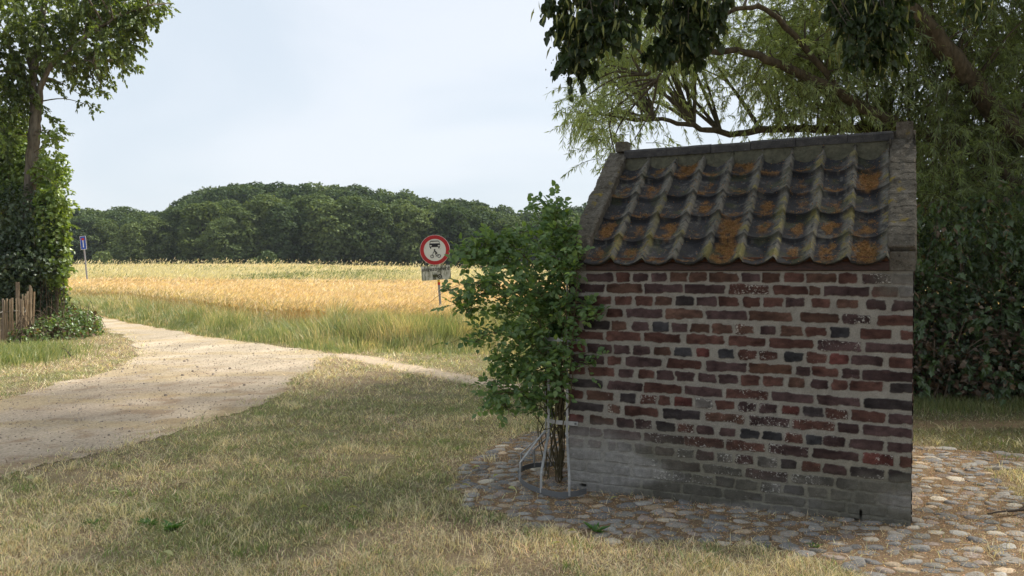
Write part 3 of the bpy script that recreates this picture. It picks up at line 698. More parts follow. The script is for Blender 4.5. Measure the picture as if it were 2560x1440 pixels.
# orange-brown seed litter between the cobbles
n = 85000; x = rng.uniform(-.9, 5.2, n * 2); y = rng.uniform(2.9, 7.8, n * 2); k = cobb(x + rng.normal(size=n * 2) * .05, y + rng.normal(size=n * 2) * .05)
dw = np.clip(((x - O0[0]) * NB[0] + (y - O0[1]) * NB[1]) * -1, 0, 3); k &= rng.random(n * 2) < np.where(dw < .55, .5 + .5 * sstep(.35, .6, nz2(x, y, 4, 351)), np.where(x > 2.3, .28, .45)); x, y = x[k], y[k]; n = len(x)
k2 = inpoly(x, y, shed_poly); x, y = x[~k2], y[~k2]; n = len(x)
P = np.stack([x, y, .008 + rng.random(n) ** 2 * .012], 1); mb = MB()
lc = np.array((.60, .41, .23)) * rng.uniform(.4, 1.5, (n, 1)) * rng.uniform(.85, 1.15, (n, 3))
D = rdir(n) * np.array([1, 1, .25]); leaves(mb, P, D, np.array([0, 0, 1.]) + rdir(n) * .6, rng.uniform(.005, .013, n), rng.uniform(.003, .006, n), 'quad', lc)
tag(mb.build("seed_litter", litter_m), "dry orange brown seed husks strewn between the cobbles around the shed", "litter", kind="stuff")

# ================================================================== LAWN
def lawn_mask(x, y):
    jx, jy = jit(x, y, .22, 1.6); jx = jx + (rng.random(np.shape(x)) - .5) * .8 * sstep(.40, .65, nz2(x, y, 2.2, 388)); jy = jy + (rng.random(np.shape(x)) - .5) * 1.3 * sstep(.40, .65, nz2(x, y, 2.2, 389))
    m = ~inpoly(jx, jy, road_poly)
    k = cobb(x, y); m &= ~(k & (rng.random(np.shape(x)) < .965)); m &= ~inpoly(x, y, shed_poly)
    m &= ~((path_d(*jit(x, y, .08, 4)) < .18) & (rng.random(np.shape(x)) < .9))
    m &= ~((np.abs(y - 7.75 - .2 * (nz2(x, y, 1.5, 360) - .5)) < .22) & (x > 3.2) & (rng.random(np.shape(x)) < .8))
    return m
def blade_col(x, y, mixg, v=.22):
    n = len(x); g = np.clip(mixg, 0, 1); pick = rng.random(n) < g
    c = np.where(pick[:, None], green * rng.uniform(.7, 1.4, (n, 1)), straw * rng.uniform(.5, 1.35, (n, 1)))
    c = np.where((rng.random(n) < .12)[:, None], brown * rng.uniform(.5, 1.2, (n, 1)), c)
    c = c * np.where((x > 3.0) & (y > 6), .62, 1.0)[:, None]  # blades right of the shed coloured darker to look shaded
    return c * rng.uniform(1 - v * .5, 1 + v * .5, (n, 3))
mb = MB()
def lawn(n, x0, x1, y0, y1, h, w, seg, inframe=True):
    y = 1 / rng.uniform(1 / y1, 1 / y0, n) if y0 > 2 else rng.uniform(y0, y1, n)
    x = rng.uniform(-1, 1, n) * y * .66 + (x0 + x1) / 2 * 0
    k = (x > x0) & (x < x1); x, y = x[k], y[k]; k = lawn_mask(x, y); x, y = x[k], y[k]
    g = green_map(x, y); g = g * .82 + .04
    thin = sstep(.60, .74, nz2(x, y, 1.9, 321, 3)) * .75; k = rng.random(len(x)) > thin; x, y, g = x[k], y[k], g[k]
    n = len(x); sc = (y / 4.5) ** .55
    clump = sstep(.5, .8, nz2(x, y, 3.5, 371, 2)) * (1 - g)
    H = rng.uniform(.4, 1.15, n) * h * (1 + 1.1 * clump) * sc ** .5; W = w * rng.uniform(.6, 1.3, n) * sc
    flat = rng.random(n) < .22 + .30 * (1 - g); H = np.where(flat, H * .35, H)
    ln = rng.normal(size=(n, 2)) * (H * .85)[:, None] + np.where(flat[:, None], rng.normal(size=(n, 2)) * h * 1.1, 0)
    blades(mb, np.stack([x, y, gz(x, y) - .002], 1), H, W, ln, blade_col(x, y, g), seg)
lawn(200000, -6, 6, 3.3, 6.5, .030, .0034, 2)
lawn(170000, -9, 7, 6.5, 11, .031, .0044, 1)
lawn(120000, -12, 8, 11, 20, .036, .0056, 1)
# tuft spots: coarser clumps, some green, some bleached
nt_ = 520; ty = 1 / rng.uniform(1 / 15, 1 / 3.4, nt_); tx = rng.uniform(-1, 1, nt_) * ty * .62; k = lawn_mask(tx, ty); tx, ty = tx[k], ty[k]; nt_ = len(tx)
gt = rng.random(nt_) < .45; j = np.repeat(np.arange(nt_), 34); n = len(j); r0 = rng.uniform(.02, .09, nt_)[j]; x = tx[j] + rng.normal(size=n) * r0; y = ty[j] + rng.normal(size=n) * r0
H = rng.uniform(.03, .085, n) * np.where(gt[j], .7, 1.0); c = np.where(gt[j][:, None], np.array((.20, .29, .09)) * rng.uniform(.6, 1.3, (n, 1)), np.array((.84, .74, .53)) * rng.uniform(.5, 1.25, (n, 1)))
blades(mb, np.stack([x, y, 0 * x], 1), H, .0034 * rng.uniform(.7, 1.4, n) * (y / 4.5) ** .5, rng.normal(size=(n, 2)) * (H * .9)[:, None], c, 2)
# loose dead stalks lying about
n = 5200; y = 1 / rng.uniform(1 / 14, 1 / 3.4, n); x = rng.uniform(-1, 1, n) * y * .62; k = ~inpoly(x, y, shed_poly); x, y = x[k], y[k]; n = len(x); a_ = rng.random(n) * 6.28; l_ = rng.uniform(.03, .11, n)
blades(mb, np.stack([x, y, .012 + rng.random(n) * .015], 1), rng.uniform(.002, .02, n), .0026 * (y / 4.5) ** .6, np.stack([np.cos(a_), np.sin(a_)], 1) * l_[:, None], np.array((.80, .68, .46)) * rng.uniform(.35, 1.1, (n, 1)), 2)
grass_m = leafmat("grass_blade", None, None, .35, .03, use_attr=True, tc=1.35)
tag(mb.build("lawn_grass", grass_m), "short dry lawn of straw and green blades between track and shed", "grass", kind="stuff")

# ---- tall verge grass in front of the grain
mb = MB()
def verge(n, x0, x1, depth, h, w, grn, seed, off=0.0, tuft=None):
    x = rng.uniform(x0, x1, n); d = rng.uniform(0, 1, n) ** .8 * depth + off; y = vf(x) + d + (nz2(x, x * 0, 1.1, seed) - .5) * .9
    if tuft is not None: k = rng.random(n) < tuft(x, d); x, y, d = x[k], y[k], d[k]
    n = len(x); hh = nz2(x, y, .8, seed + 1, 3); cl = nz2(x, y, 2.4, seed + 2, 2)
    H = h * rng.uniform(.45, 1.15, n) * (.55 + .9 * hh) * (.35 + .65 * sstep(0, .9, d - off * .9)); W = w * rng.uniform(.6, 1.4, n) * (y / 16)
    lean = rng.normal(size=(n, 2)) * .22 + np.stack([nz2(x, y, 1.3, seed + 3) - .5, nz2(x, y, 1.3, seed + 4) - .5], 1) * 1.3
    g = np.clip(grn + (cl - .5) * 1.6, 0, 1)
    pick = rng.random(n) < g; gg = lerp(np.array((.20, .27, .115)), np.array((.40, .42, .24)), rng.random((n, 1)))
    c = np.where(pick[:, None], gg, np.array((.70, .60, .38)) * rng.uniform(.6, 1.25, (n, 1)))
    blades(mb, np.stack([x, y, gz(x, y)], 1), H, W, lean * H[:, None], c, 2, curl=1.2)
    return x, y, H, lean
verge(64000, -22, 16, 3.2, .42, .010, .72, 401)
verge(26000, -22, 16, .9, .26, .012, .85, 411, -.25)
verge(28000, -3.6, 1.5, 2.2, .74, .011, .62, 421, .35, lambda x, d: sstep(.42, .6, nz2(x, d, .7, 425)) )
verge(12000, -22, 16, 2.6, .58, .008, .15, 431, .8)
# flowering grass heads
n = 6000; x = rng.uniform(-22, 16, n); y = vf(x) + rng.uniform(.5, 4.0, n); h = rng.uniform(.35, .75, n)
az = rng.random(n) * 6.28; D = np.stack([np.cos(az) * .5, np.sin(az) * .5, np.full(n, .9)], 1)
leaves(mb, np.stack([x, y, gz(x, y) + h * .85], 1), D, rdir(n), rng.uniform(.08, .18, n), .014 * y / 16, 'lance', np.array((.46, .38, .22)) * rng.uniform(.7, 1.3, (n, 1)))
tag(mb.build("verge_grass", grass_m), "tall green and straw coloured grass along the far edge of the track", "grass", kind="stuff")

# ---- ripe grain
mb = MB()
def grain(n, ya, yb, hmean, colA, colB, seed, w0, spread, gfrac=0.0, wild=0.0):
    y = 1 / rng.uniform(1 / yb, 1 / ya, n); x = rng.uniform(-1, 1, n) * (y * .66) - 0; x = np.clip(x, -60, 60)
    front = vf(x) + 2.2; k = y > front; x, y = x[k], y[k]; n = len(x)
    u_ = nz2(x, y, .25, seed, 3); H = hmean * (.86 + .22 * u_) * rng.uniform(.8, 1.07, n) * (1 + wild * (rng.random(n) < .06) * rng.uniform(0, .9, n))
    z0 = gz(x, y); W = w0 * (y / 20); az = rng.normal(size=n) * 1.0 + .6; cl = np.cos(az) * spread; sn = np.sin(az) * spread * .6
    t_ = nz2(x, y, .9, seed + 5, 3)[:, None]; c = lerp(colA, colB, np.clip(t_ * 1.6 - .3 + rng.normal(size=(n, 1)) * .12, 0, 1)) * rng.uniform(.7, 1.25, (n, 1))
    if gfrac: gk = rng.random(n) < gfrac * 2 * sstep(.35, .75, nz2(x, y * .25, .22, seed + 9, 3)); c = np.where(gk[:, None], np.array((.19, .24, .09)) * rng.uniform(.7, 1.3, (n, 1)), c)
    L_ = rng.uniform(.11, .19, n) * (1 + .5 * (y > 45))
    P = np.stack([x, y, z0 + H - .12], 1); D = np.stack([cl, sn, rng.uniform(.15, .9, n)], 1)
    leaves(mb, P, D, rdir(n), L_, W, 'lance', c)
    k = rng.random(n) < .6; m = k.sum()
    blades(mb, np.stack([x[k], y[k], z0[k] + .05], 1), H[k] - .1, W[k] * .5, rng.normal(size=(m, 2)) * .05, c[k] * .9, 1)
gold, gold2 = np.array((.76, .56, .33)), np.array((.85, .71, .49))
grain(160000, 16.0, 47, .74, gold, gold2, 501, .020, .7)
# the closed top of the crop between the heads
nx, ny = 240, 160; X, Y = np.meshgrid(np.linspace(-36, 18, nx), np.linspace(16.5, 47.0, ny), indexing='ij')
ok = Y > vf(X) + 2.7; Z = gz(X, Y) + .52 + .10 * (nz2(X, Y, 1.6, 511) - .5)
i = (np.arange(nx - 1)[:, None] * ny + np.arange(ny - 1)[None])[ok[:-1, :-1]]
mb.add(np.stack([X, Y, Z], -1).reshape(-1, 3), [np.stack([i, i + ny, i + ny + 1, i + 1], 1)], np.array((.52, .35, .16)))
tag(mb.build("grain_crop", grass_m), "ripe golden barley standing in the field behind the verge", "crop", kind="stuff")
mb = MB()
grain(80000, 48, 70, .85, np.array((.66, .60, .38)), np.array((.80, .72, .50)), 521, .017, .5, .30, .9)
grain(60000, 70, 96, .75, np.array((.78, .66, .42)), np.array((.86, .74, .50)), 531, .015, .5, .15, .9)
X, Y = np.meshgrid(np.linspace(-62, 40, 200), np.linspace(48.5, 98, 120), indexing='ij'); Z = gz(X, Y) + .55
mb.add(np.stack([X, Y, Z], -1).reshape(-1, 3), grid_faces(200, 120), np.array((.50, .42, .25)))
tag(mb.build("meadow_grass", grass_m), "pale strip of seeding grass between the golden crop and the wood", "grass", kind="stuff")

# ================================================================== SMALL THINGS ON THE LAWN
leaf_m = leafmat("fallen_leaf", (.36, .40, .16), (.44, .42, .22), .3, .05)
spots = [(285, 1232, "narrow white green fallen leaf standing edge up near the left of the lawn"), (283, 1266, "pale yellow green fallen leaf lying flat above the dandelion weeds"), (760, 1270, "curled pale fallen leaf on the lawn in front of the cobbles"),
 (465, 1082, "pale green fallen leaf on the lawn beside the track edge"), (400, 1103, "thin whitish curled fallen leaf at the very edge of the track"), (860, 1198, "yellow green fallen leaf on the middle of the lawn"), (335, 1153, "yellow green long fallen leaf on the lawn left of centre"),
 (75, 1196, "pale fallen leaf on the lawn close to the lower road edge"), (600, 1298, "upright yellowish fallen leaf on the straw coloured grass"), (880, 1272, "pale green fallen leaf lying on dry grass by the cobbles"),
 (1190, 1170, "bright green fallen leaf on the cobbles left of the iron guard"), (1165, 1215, "green fallen leaf on the cobbles at the lawn corner"), (1240, 1190, "light green curled fallen leaf on the cobbles by the guard ring"), (1280, 1222, "green fallen leaf resting against the ring of the guard"),
 (1430, 1330, "whitish green fallen leaf standing in the dry grass below the cobbles"), (1390, 1360, "broad pale green fallen leaf in the dry grass at the bottom"), (1535, 1246, "yellow green fallen leaf on the litter in front of the brick wall"), (420, 1385, "small white fallen leaf on the dry grass at the bottom")]
leaf0 = None
for i, (px, py, lb) in enumerate(spots):
    g = G(px, py, .03)
    if leaf0 is None:
        mb = MB(); nL = 9; tt = np.linspace(0, 1, nL); wv = .021 * np.sin(np.clip(tt * 1.02, 0, 1) * math.pi) ** .7
        V = np.concatenate([np.stack([tt * .085 - .042, s * wv, .012 * np.sin(tt * 3) + (.010 * abs(s)) * (wv / .02)], 1) for s in (-1, 0, 1)])
        fs = [np.stack([np.arange(nL - 1) + a * nL, np.arange(nL - 1) + a * nL + 1, np.arange(nL - 1) + (a + 1) * nL + 1, np.arange(nL - 1) + (a + 1) * nL], 1) for a in (0, 1)]
        mb.add(V, [np.concatenate(fs)]); leaf0 = mb.build("fallen_leaf", leaf_m, smooth=True); o = leaf0
    else: o = leaf0.copy(); COL.objects.link(o)
    o.location = g; o.rotation_euler = (rng.uniform(-.7, .7), rng.uniform(-.4, .4), rng.uniform(-.5, .5)); s = rng.uniform(.5, .8); o.scale = (s, s, s)
    tag(o, lb, "leaf", "pale linden leaves fallen on lawn and cobbles")
weed_m = leafmat("weed_leaf", (.06, .16, .03), (.11, .24, .05), .35, .06)
for px, py, s, lb in ((433, 1322, 1.1, "bright green dandelion like weed in dry grass, larger of the pair"), (372, 1312, .8, "low dark green weed just left of the larger dandelion like weed"), (232, 1310, .7, "small flat weed in the greener grass at the left"), (1490, 1330, .9, "green tuft growing at the front edge of the cobbles"), (2035, 1368, .5, "tiny green tuft between the cobbles near the bottom")):
    g = G(px, py); n = 22; a = rng.random(n) * 6.28; mb = MB(); up = rng.uniform(.25, 1.2, n)
    D = np.stack([np.cos(a), np.sin(a), up], 1); P = np.zeros((n, 3)) + np.stack([np.cos(a), np.sin(a), 0 * a], 1) * .008
    leaves(mb, P, D, np.array([0, 0, 1.]) + rdir(n) * .2, rng.uniform(.05, .10, n) * s, rng.uniform(.016, .026, n) * s, 'lobed')
    o = mb.build("weed", weed_m); o.location = g; tag(o, lb, "weed")
# dead stick on the cobbles at the right
mb = MB(); P = smooth_curve([G(2470, 1285, .03), G(2500, 1279, .035), G(2540, 1276, .03), G(2600, 1270, .04), G(2680, 1268, .03)], 16)
bark_d = barkmat("dead_wood", (.05, .035, .025), (.13, .10, .075), 60); tube(mb, P, np.linspace(.004, .012, 16), 7, noise=.15)
tube(mb, smooth_curve([G(2540, 1276, .03), G(2570, 1262, .05), G(2590, 1255, .06)], 6), np.linspace(.004, .0015, 6), 5)
tag(mb.build("stick", bark_d), "dark dead stick lying on the cobbles right of the shed", "stick")
mb = MB(); tube(mb, smooth_curve([G(135, 868, .03), G(160, 872, .09), G(178, 890, .03)], 14), np.linspace(.008, .015, 14), 6)
tag(mb.build("stick", bark_d), "arched bare twig on the sunny grass below the paling fence", "stick")
# ================================================================== IRON GUARD AND CLIMBING ROSE
t = NT("galvanised_iron"); n1 = t.noise(30, 4, .6); c = t.ramp(n1, [(.3, (.30, .305, .31)), (.7, (.50, .50, .49))]); iron_m = t.pbr(c, .5, metal=.4)
t = NT("dark_iron"); iron_d = t.pbr((.15, .155, .16), .6, metal=.4)
guard = empty("plant_guard", tuple(G(1400, 1205)))
def flat_bar(mb, P, w, th, nrm_fn=None, wide=None):
    """rectangular bar along P, wide = direction of its wide side at each point"""
    P = np.asarray(P, float); T = norm(np.gradient(P, axis=0)); Wd = norm(np.asarray(wide, float) - (np.asarray(wide, float) * T).sum(-1, keepdims=True) * T)
    Nn = np.cross(T, Wd); n = len(P)
    V = np.stack([P + Wd * w / 2 + Nn * th / 2, P - Wd * w / 2 + Nn * th / 2, P - Wd * w / 2 - Nn * th / 2, P + Wd * w / 2 - Nn * th / 2], 1)
    i = (np.arange(n - 1) * 4)[:, None]; fs = np.concatenate([i + np.array([[k, (k + 1) % 4, 4 + (k + 1) % 4, 4 + k]]) for k in range(4)])
    mb.add(V.reshape(-1, 3), [fs, np.array([[3, 2, 1, 0]]), np.array([[4 * n - 4, 4 * n - 3, 4 * n - 2, 4 * n - 1]])])
WF = O0 - NB * .006
def wallpt(u, z, off=.012): return O0 + U * u - NB * off + UP * z
ring_px = [(1466, 1229), (1440, 1236), (1400, 1239), (1350, 1229), (1313, 1213), (1296, 1192), (1302, 1176), (1330, 1166), (1365, 1163), (1400, 1161)]
RP = smooth_curve([G(a, b, .035) for a, b in ring_px], 50); RP[:, 2] = .04
mb = MB(); flat_bar(mb, RP, .034, .004, wide=np.tile(UP, (50, 1))); fin(mb.build("ground_ring", iron_d, guard))
gc = G(1385, 1203, 0)[:2]
def collar(z):
    # strap bolted to the wall that runs out and back round the stems
    a = wallpt(.062, z); b = wallpt(-.012, z); pts = [a, wallpt(.02, z), b, b - U * .10 + NB * .01, b - U * .19 + NB * .10, b - U * .20 + NB * .24, b - U * .12 + NB * .34, b + NB * .36 - U * .0]
    P = smooth_curve(pts, 40); mb = MB(); flat_bar(mb, P, .026, .004, wide=np.tile(UP, (40, 1)))
    o = fin(mb.build("strap", iron_m, guard))
    mb = MB(); tube(mb, [wallpt(.048, z, .014), wallpt(.048, z, .022)], .007, 8); bo = mb.build("bolt", iron_d, o); return P
z1, z2 = on_wall(1435, 850)[1], on_wall(1435, 1058)[1]
C1 = collar(z1); C2 = collar(z2)
def near(P, px):     # point of a strap that shows at this column
    sx = 1280 + P[:, 0] / P[:, 1] * F; return P[np.argmin(np.abs(sx - px))]
bw = [(0, 40, 11, 12), (0, 17, 20, 20), (0, 24, 28, 28), (0, 30, 34, 34), (0, 40, 38, 38)]
def ring_at(px, lo, hi):
    sx = 1280 + RP[lo:hi, 0] / RP[lo:hi, 1] * F; return lo + int(np.argmin(np.abs(sx - px)))
for ri, ci, top in ((ring_at(1421, 0, 25), 11, 1.32), (ring_at(1352, 0, 25), 19, 1.0), (ring_at(1300, 0, 27), 24, 1.0), (ring_at(1302, 27, 50), 28, 1.0), (ring_at(1336, 27, 50), 31, 1.0), (ring_at(1372, 27, 50), 36, 1.05)):
    a = RP[ri]; b = C2[ci]; out = norm((a - np.array([gc[0], gc[1], a[2]]))[None])[0]
    pts = [a - UP * .01, a + UP * .11, lerp(a + UP * .11, b - UP * .08, .5), b - UP * .08, b + UP * .06, C1[ci] * 1, np.array([C1[ci][0], C1[ci][1], top])]
    P = np.concatenate([np.linspace(p, q, 5)[:-1] for p, q in zip(pts[:-1], pts[1:])] + [pts[-1][None]])
    tang = np.cross(np.array([out[0], out[1], 0]), UP); mb = MB(); flat_bar(mb, P, .015, .006, wide=np.tile(tang, (len(P), 1)))
    fin(mb.build("upright_bar", iron_m, guard, bevel=.0008))
tag(guard, "galvanised iron basket guard bolted to the left corner of the brick shed", "plant guard")

rose = empty("climbing_rose", tuple(G(1405, 1205)))
rb = G(1402, 1204); CANE = MB(); stems = []
def rpx(px, py, Y): return at(px, py, Y)
cane_px = [
 [(1404, 1204, 5.66), (1400, 1100, 5.62), (1392, 950, 5.6), (1400, 760, 5.6), (1380, 600, 5.6), (1345, 530, 5.6)],
 [(1408, 1204, 5.70), (1385, 1080, 5.6), (1405, 900, 5.55), (1410, 700, 5.5), (1390, 560, 5.5), (1400, 515, 5.5)],
 [(1400, 1204, 5.72), (1412, 1060, 5.6), (1390, 850, 5.6), (1340, 680, 5.6), (1260, 600, 5.6), (1235, 625, 5.6)],
 [(1404, 1206, 5.68), (1370, 1060, 5.6), (1360, 850, 5.5), (1300, 740, 5.4), (1225, 712, 5.3), (1172, 715, 5.25)],
 [(1402, 1204, 5.7), (1380, 1000, 5.7), (1370, 800, 5.7), (1310, 690, 5.6), (1250, 668, 5.6), (1200, 650, 5.6), (1165, 640, 5.6)],
 [(1402, 1204, 5.7), (1395, 950, 5.6), (1350, 880, 5.5), (1290, 850, 5.5), (1240, 830, 5.4), (1190, 855, 5.4)],
 [(1402, 1204, 5.64), (1395, 1080, 5.6), (1330, 1000, 5.5), (1270, 980, 5.5), (1230, 960, 5.5)],
 [(1402, 1204, 5.7), (1400, 900, 5.6), (1330, 900, 5.6), (1265, 1000, 5.6), (1290, 1045, 5.6)],
 [(1402, 1204, 5.7), (1408, 1060, 5.45), (1428, 980, 5.40), (1432, 860, 5.38), (1440, 740, 5.36), (1445, 640, 5.36)],
 [(1402, 1204, 5.7), (1400, 1050, 5.5), (1408, 900, 5.42), (1418, 760, 5.40), (1420, 640, 5.4), (1415, 560, 5.45)],
 [(1402, 1204, 5.7), (1410, 1000, 5.5), (1425, 800, 5.42), (1460, 785, 5.35), (1495, 790, 5.3)],
 [(1402, 1204, 5.7), (1405, 960, 5.5), (1420, 900, 5.45), (1450, 890, 5.35), (1480, 930, 5.3)],
 [(1404, 1204, 5.7), (1412, 900, 5.6), (1425, 700, 5.5), (1435, 620, 5.5), (1430, 585, 5.5)],
 [(1400, 1206, 5.74), (1375, 1050, 5.85), (1350, 800, 5.9), (1310, 640, 5.9), (1330, 570, 5.9)],
 [(1400, 1206, 5.74), (1390, 980, 5.8), (1300, 800, 5.8), (1225, 735, 5.8), (1185, 755, 5.8), (1170, 785, 5.8)],
 [(1402, 1204, 5.7), (1385, 950, 5.6), (1310, 940, 5.7), (1270, 890, 5.7), (1235, 870, 5.7)],
 [(1402, 1204, 5.7), (1398, 1000, 5.5), (1385, 1060, 5.45), (1360, 1075, 5.4), (1340, 1080, 5.4)]]
for cp in cane_px:
    P = smooth_curve([rpx(*q) for q in cp], 40); P[0, 2] = 0; P += np.concatenate([np.zeros((4, 3)), rng.normal(size=(36, 3)) * .006]); tube(CANE, P, np.linspace(.0048, .0020, 40), 6); stems.append(P)
for _ in range(9):   # thin stems inside the guard
    a = rb + np.array([rng.normal() * .06, rng.normal() * .09, 0]); P = smooth_curve([a, a + np.array([rng.normal() * .08, rng.normal() * .06, .3]), a + np.array([rng.normal() * .09 - .03, rng.normal() * .06, .6]), a + np.array([rng.normal() * .08 - .02, 0, .95])], 16)
    tube(CANE, P, np.linspace(.0045, .002, 16), 5)
cane_m = barkmat("rose_cane", (.07, .055, .03), (.16, .13, .065), 50)
# side shoots with compound leaves
SP, SD = [], []
weights = [1.0, 1.0, 1.0, .9, .85, .5, .6, .6, .55, .65, .35, .22, .8, 1.0, .9, .4, .25]
for P, wgt in zip(stems, weights):
    for _ in range(int(47 * wgt)):
        k = rng.integers(12, 39)
        if P[k, 2] < .48: continue
        SP.append(P[k] + rng.normal(size=3) * .01); d = rng.normal(size=3); d[2] = abs(d[2]) * .8 + .1; d[0] -= .5; SD.append(d)
SP, SD = np.array(SP), norm(np.array(SD)); ns = len(SP); L_ = rng.uniform(.06, .26, ns)
# keep the growth left of the brick face
K = 5; tt = np.linspace(0, 1, K)[None, :, None]
TW = SP[:, None] + SD[:, None] * L_[:, None, None] * tt + np.array([0, 0, -1.]) * (tt ** 2) * (L_[:, None, None] * .55) + rng.normal(size=(ns, K, 3)) * .006
tubes3(CANE, TW, np.tile(np.linspace(.0022, .001, K), (ns, 1)))
LP, LD, LN, LL = [], [], [], []
for i in range(ns):
    for j in range(rng.integers(2, 5)):
        f = rng.uniform(.15, 1.0); b = TW[i, min(int(f * (K - 1)), K - 2)] * (1 - (f * (K - 1)) % 1) + TW[i, min(int(f * (K - 1)) + 1, K - 1)] * ((f * (K - 1)) % 1)
        rd = SD[i] * .4 + rng.normal(size=3) * .8; rd[2] -= .15; rd /= np.linalg.norm(rd); nr = np.array([0, -.5, 1.0]) + rng.normal(size=3) * .45; side = np.cross(rd, nr); side /= np.linalg.norm(side)
        rl = rng.uniform(.045, .085)
        for (q, sd_) in ((1, 0), (.72, 1), (.72, -1), (.35, 1), (.35, -1)):
            LP.append(b + rd * rl * q); LD.append(rd * (.35 if sd_ else 1) + side * sd_ * .9 + rng.normal(size=3) * .15); LN.append(nr); LL.append(rng.uniform(.031, .052) * (1.05 if not sd_ else .9))
LP, LD, LN, LL = map(np.array, (LP, LD, LN, LL))
ul = (LP - O0) @ U; dl = (LP - O0) @ NB
bad = (ul > -.02) & (dl > -.03); LP = LP - NB * np.where(bad & (ul < .3), dl + .05, 0)[:, None]
keep = ~((ul > .30) | (LP[:, 2] < .40 + .06 * rng.normal(size=len(LP)))); LP, LD, LN, LL = LP[keep], LD[keep], LN[keep], LL[keep]
fr2 = ((LP - O0) @ NB < .16) & ((LP - O0) @ U > -.06) & (LP[:, 2] < 1.15) & (rng.random(len(LP)) < .45); LP, LD, LN, LL = LP[~fr2], LD[~fr2], LN[~fr2], LL[~fr2]
n = len(LP); young = (rng.random(n) < .10)
lc = np.where(young[:, None], np.array((.21, .31, .07)), lerp(np.array((.075, .145, .05)), np.array((.19, .285, .10)), rng.random((n, 1))))
mb = MB(); leaves(mb, LP, LD, LN, LL, LL * .72, 'ovate', lc)
rose_m = leafmat("rose_leaf", None, None, .38, .045, use_attr=True, tc=1.7)
fin(CANE.build("cane", cane_m, rose)); fin(mb.build("foliage", rose_m, rose))
tag(rose, "leafy climbing rose arching out of the iron guard at the shed corner", "climbing rose")

# ================================================================== ROAD SIGNS
t = NT("signal_red"); n1 = t.noise(9, 4, .6); c = t.mix(t.step(n1, .5, .75), (.45, .022, .025), (.28, .03, .025)); red_m = t.pbr(c, .45)
t = NT("sign_white"); n1 = t.noise(14, 5, .7); c = t.mix(t.step(n1, .55, .8), (.72, .71, .66), (.45, .45, .36)); wh_m = t.pbr(c, .5)
t = NT("grimy_white"); mp = t.n('ShaderNodeMapping'); t.l(t.pos(), mp.inputs[0]); mp.inputs['Scale'].default_value = (1, 1, .3); n1 = t.noise(17, 5, .7, mp.outputs[0]); n2 = t.noise(60, 3, .6)
c = t.mix(t.step(n1, .42, .62), (.60, .59, .52), (.22, .22, .15)); c = t.mix(t.step(n2, .6, .7), c, (.15, .14, .10)); gw_m = t.pbr(c, .6)
t = NT("sign_black"); bk_m = t.pbr((.015, .015, .017), .5); t = NT("galvanised_pole"); n1 = t.noise(25, 4); c = t.ramp(n1, [(.3, (.20, .20, .205)), (.7, (.34, .34, .34))]); pole_m = t.pbr(c, .55, metal=.3)
t = NT("olive_black"); ob_m = t.pbr((.06, .06, .02), .5); t = NT("tape_yellow"); ty_m = t.pbr((.65, .42, .03), .5); t = NT("tape_red"); tr_m = t.pbr((.5, .03, .02), .5)
SY = 17.3
ppu = SY / F                                    # metres per photo pixel at the sign
sc0 = at(1087.5, 625, SY); base = at(1101, 700, SY); base[2] = 0
sign = empty("no_motor_traffic_sign", (base[0] + .03, SY, 0))
lean = R(2.6)
def disc(mb, r, y, thick, seg=64, ax=1):
    a = np.arange(seg) / seg * 2 * math.pi; f = np.stack([np.cos(a) * r, np.full(seg, y), np.sin(a) * r], 1); b = f + np.array([0, thick, 0])
    mb.add(np.concatenate([f, b]), [np.array([list(range(seg))]), np.array([list(range(seg, 2 * seg))[::-1]]), np.array([[i, seg + i, seg + (i + 1) % seg, (i + 1) % seg] for i in range(seg)])])
def poly(mb, pts, y=0.0, th=.002, s=1.0, o=(0, 0)):
    P = np.array([(o[0] + p[0] * s, y, o[1] + p[1] * s) for p in pts]); n = len(P); B = P + np.array([0, th, 0])
    mb.add(np.concatenate([P, B]), [np.array([list(range(n))])] + [np.array([[i, n + i, n + (i + 1) % n, (i + 1) % n] for i in range(n)])])
def ringp(mb, cx, cz, r0, r1, y, seg=28):
    a = np.arange(seg) / seg * 2 * math.pi; V = [np.stack([cx + np.cos(a) * r, np.full(seg, yy), cz + np.sin(a) * r], 1) for yy in (y, y + .002) for r in (r0, r1)]
    fs = []
    for p, q in ((0, 1), (1, 3)):
        fs.append(np.array([[p * seg + i, p * seg + (i + 1) % seg, q * seg + (i + 1) % seg, q * seg + i] for i in range(seg)]))
    mb.add(np.concatenate(V), fs)
def local(o, M): o.location = M; return o
# disc (own local space, centre at sign centre)
rr_ = .302
def strut(mb, a, b, w, y):
    a, b = np.array(a, float), np.array(b, float); d = (b - a) / np.linalg.norm(b - a); nn = np.array([-d[1], d[0]]) * w / 2
    poly(mb, [a + nn, a - nn, b - nn, b + nn], y)
mb = MB(); disc(mb, rr_, 0, .018); dsk = mb.build("sign_disc", wh_m, sign)
mb = MB(); ringp(mb, 0, 0, .222, rr_ - .006, -.004, 64); mb.build("red_border", red_m, dsk)
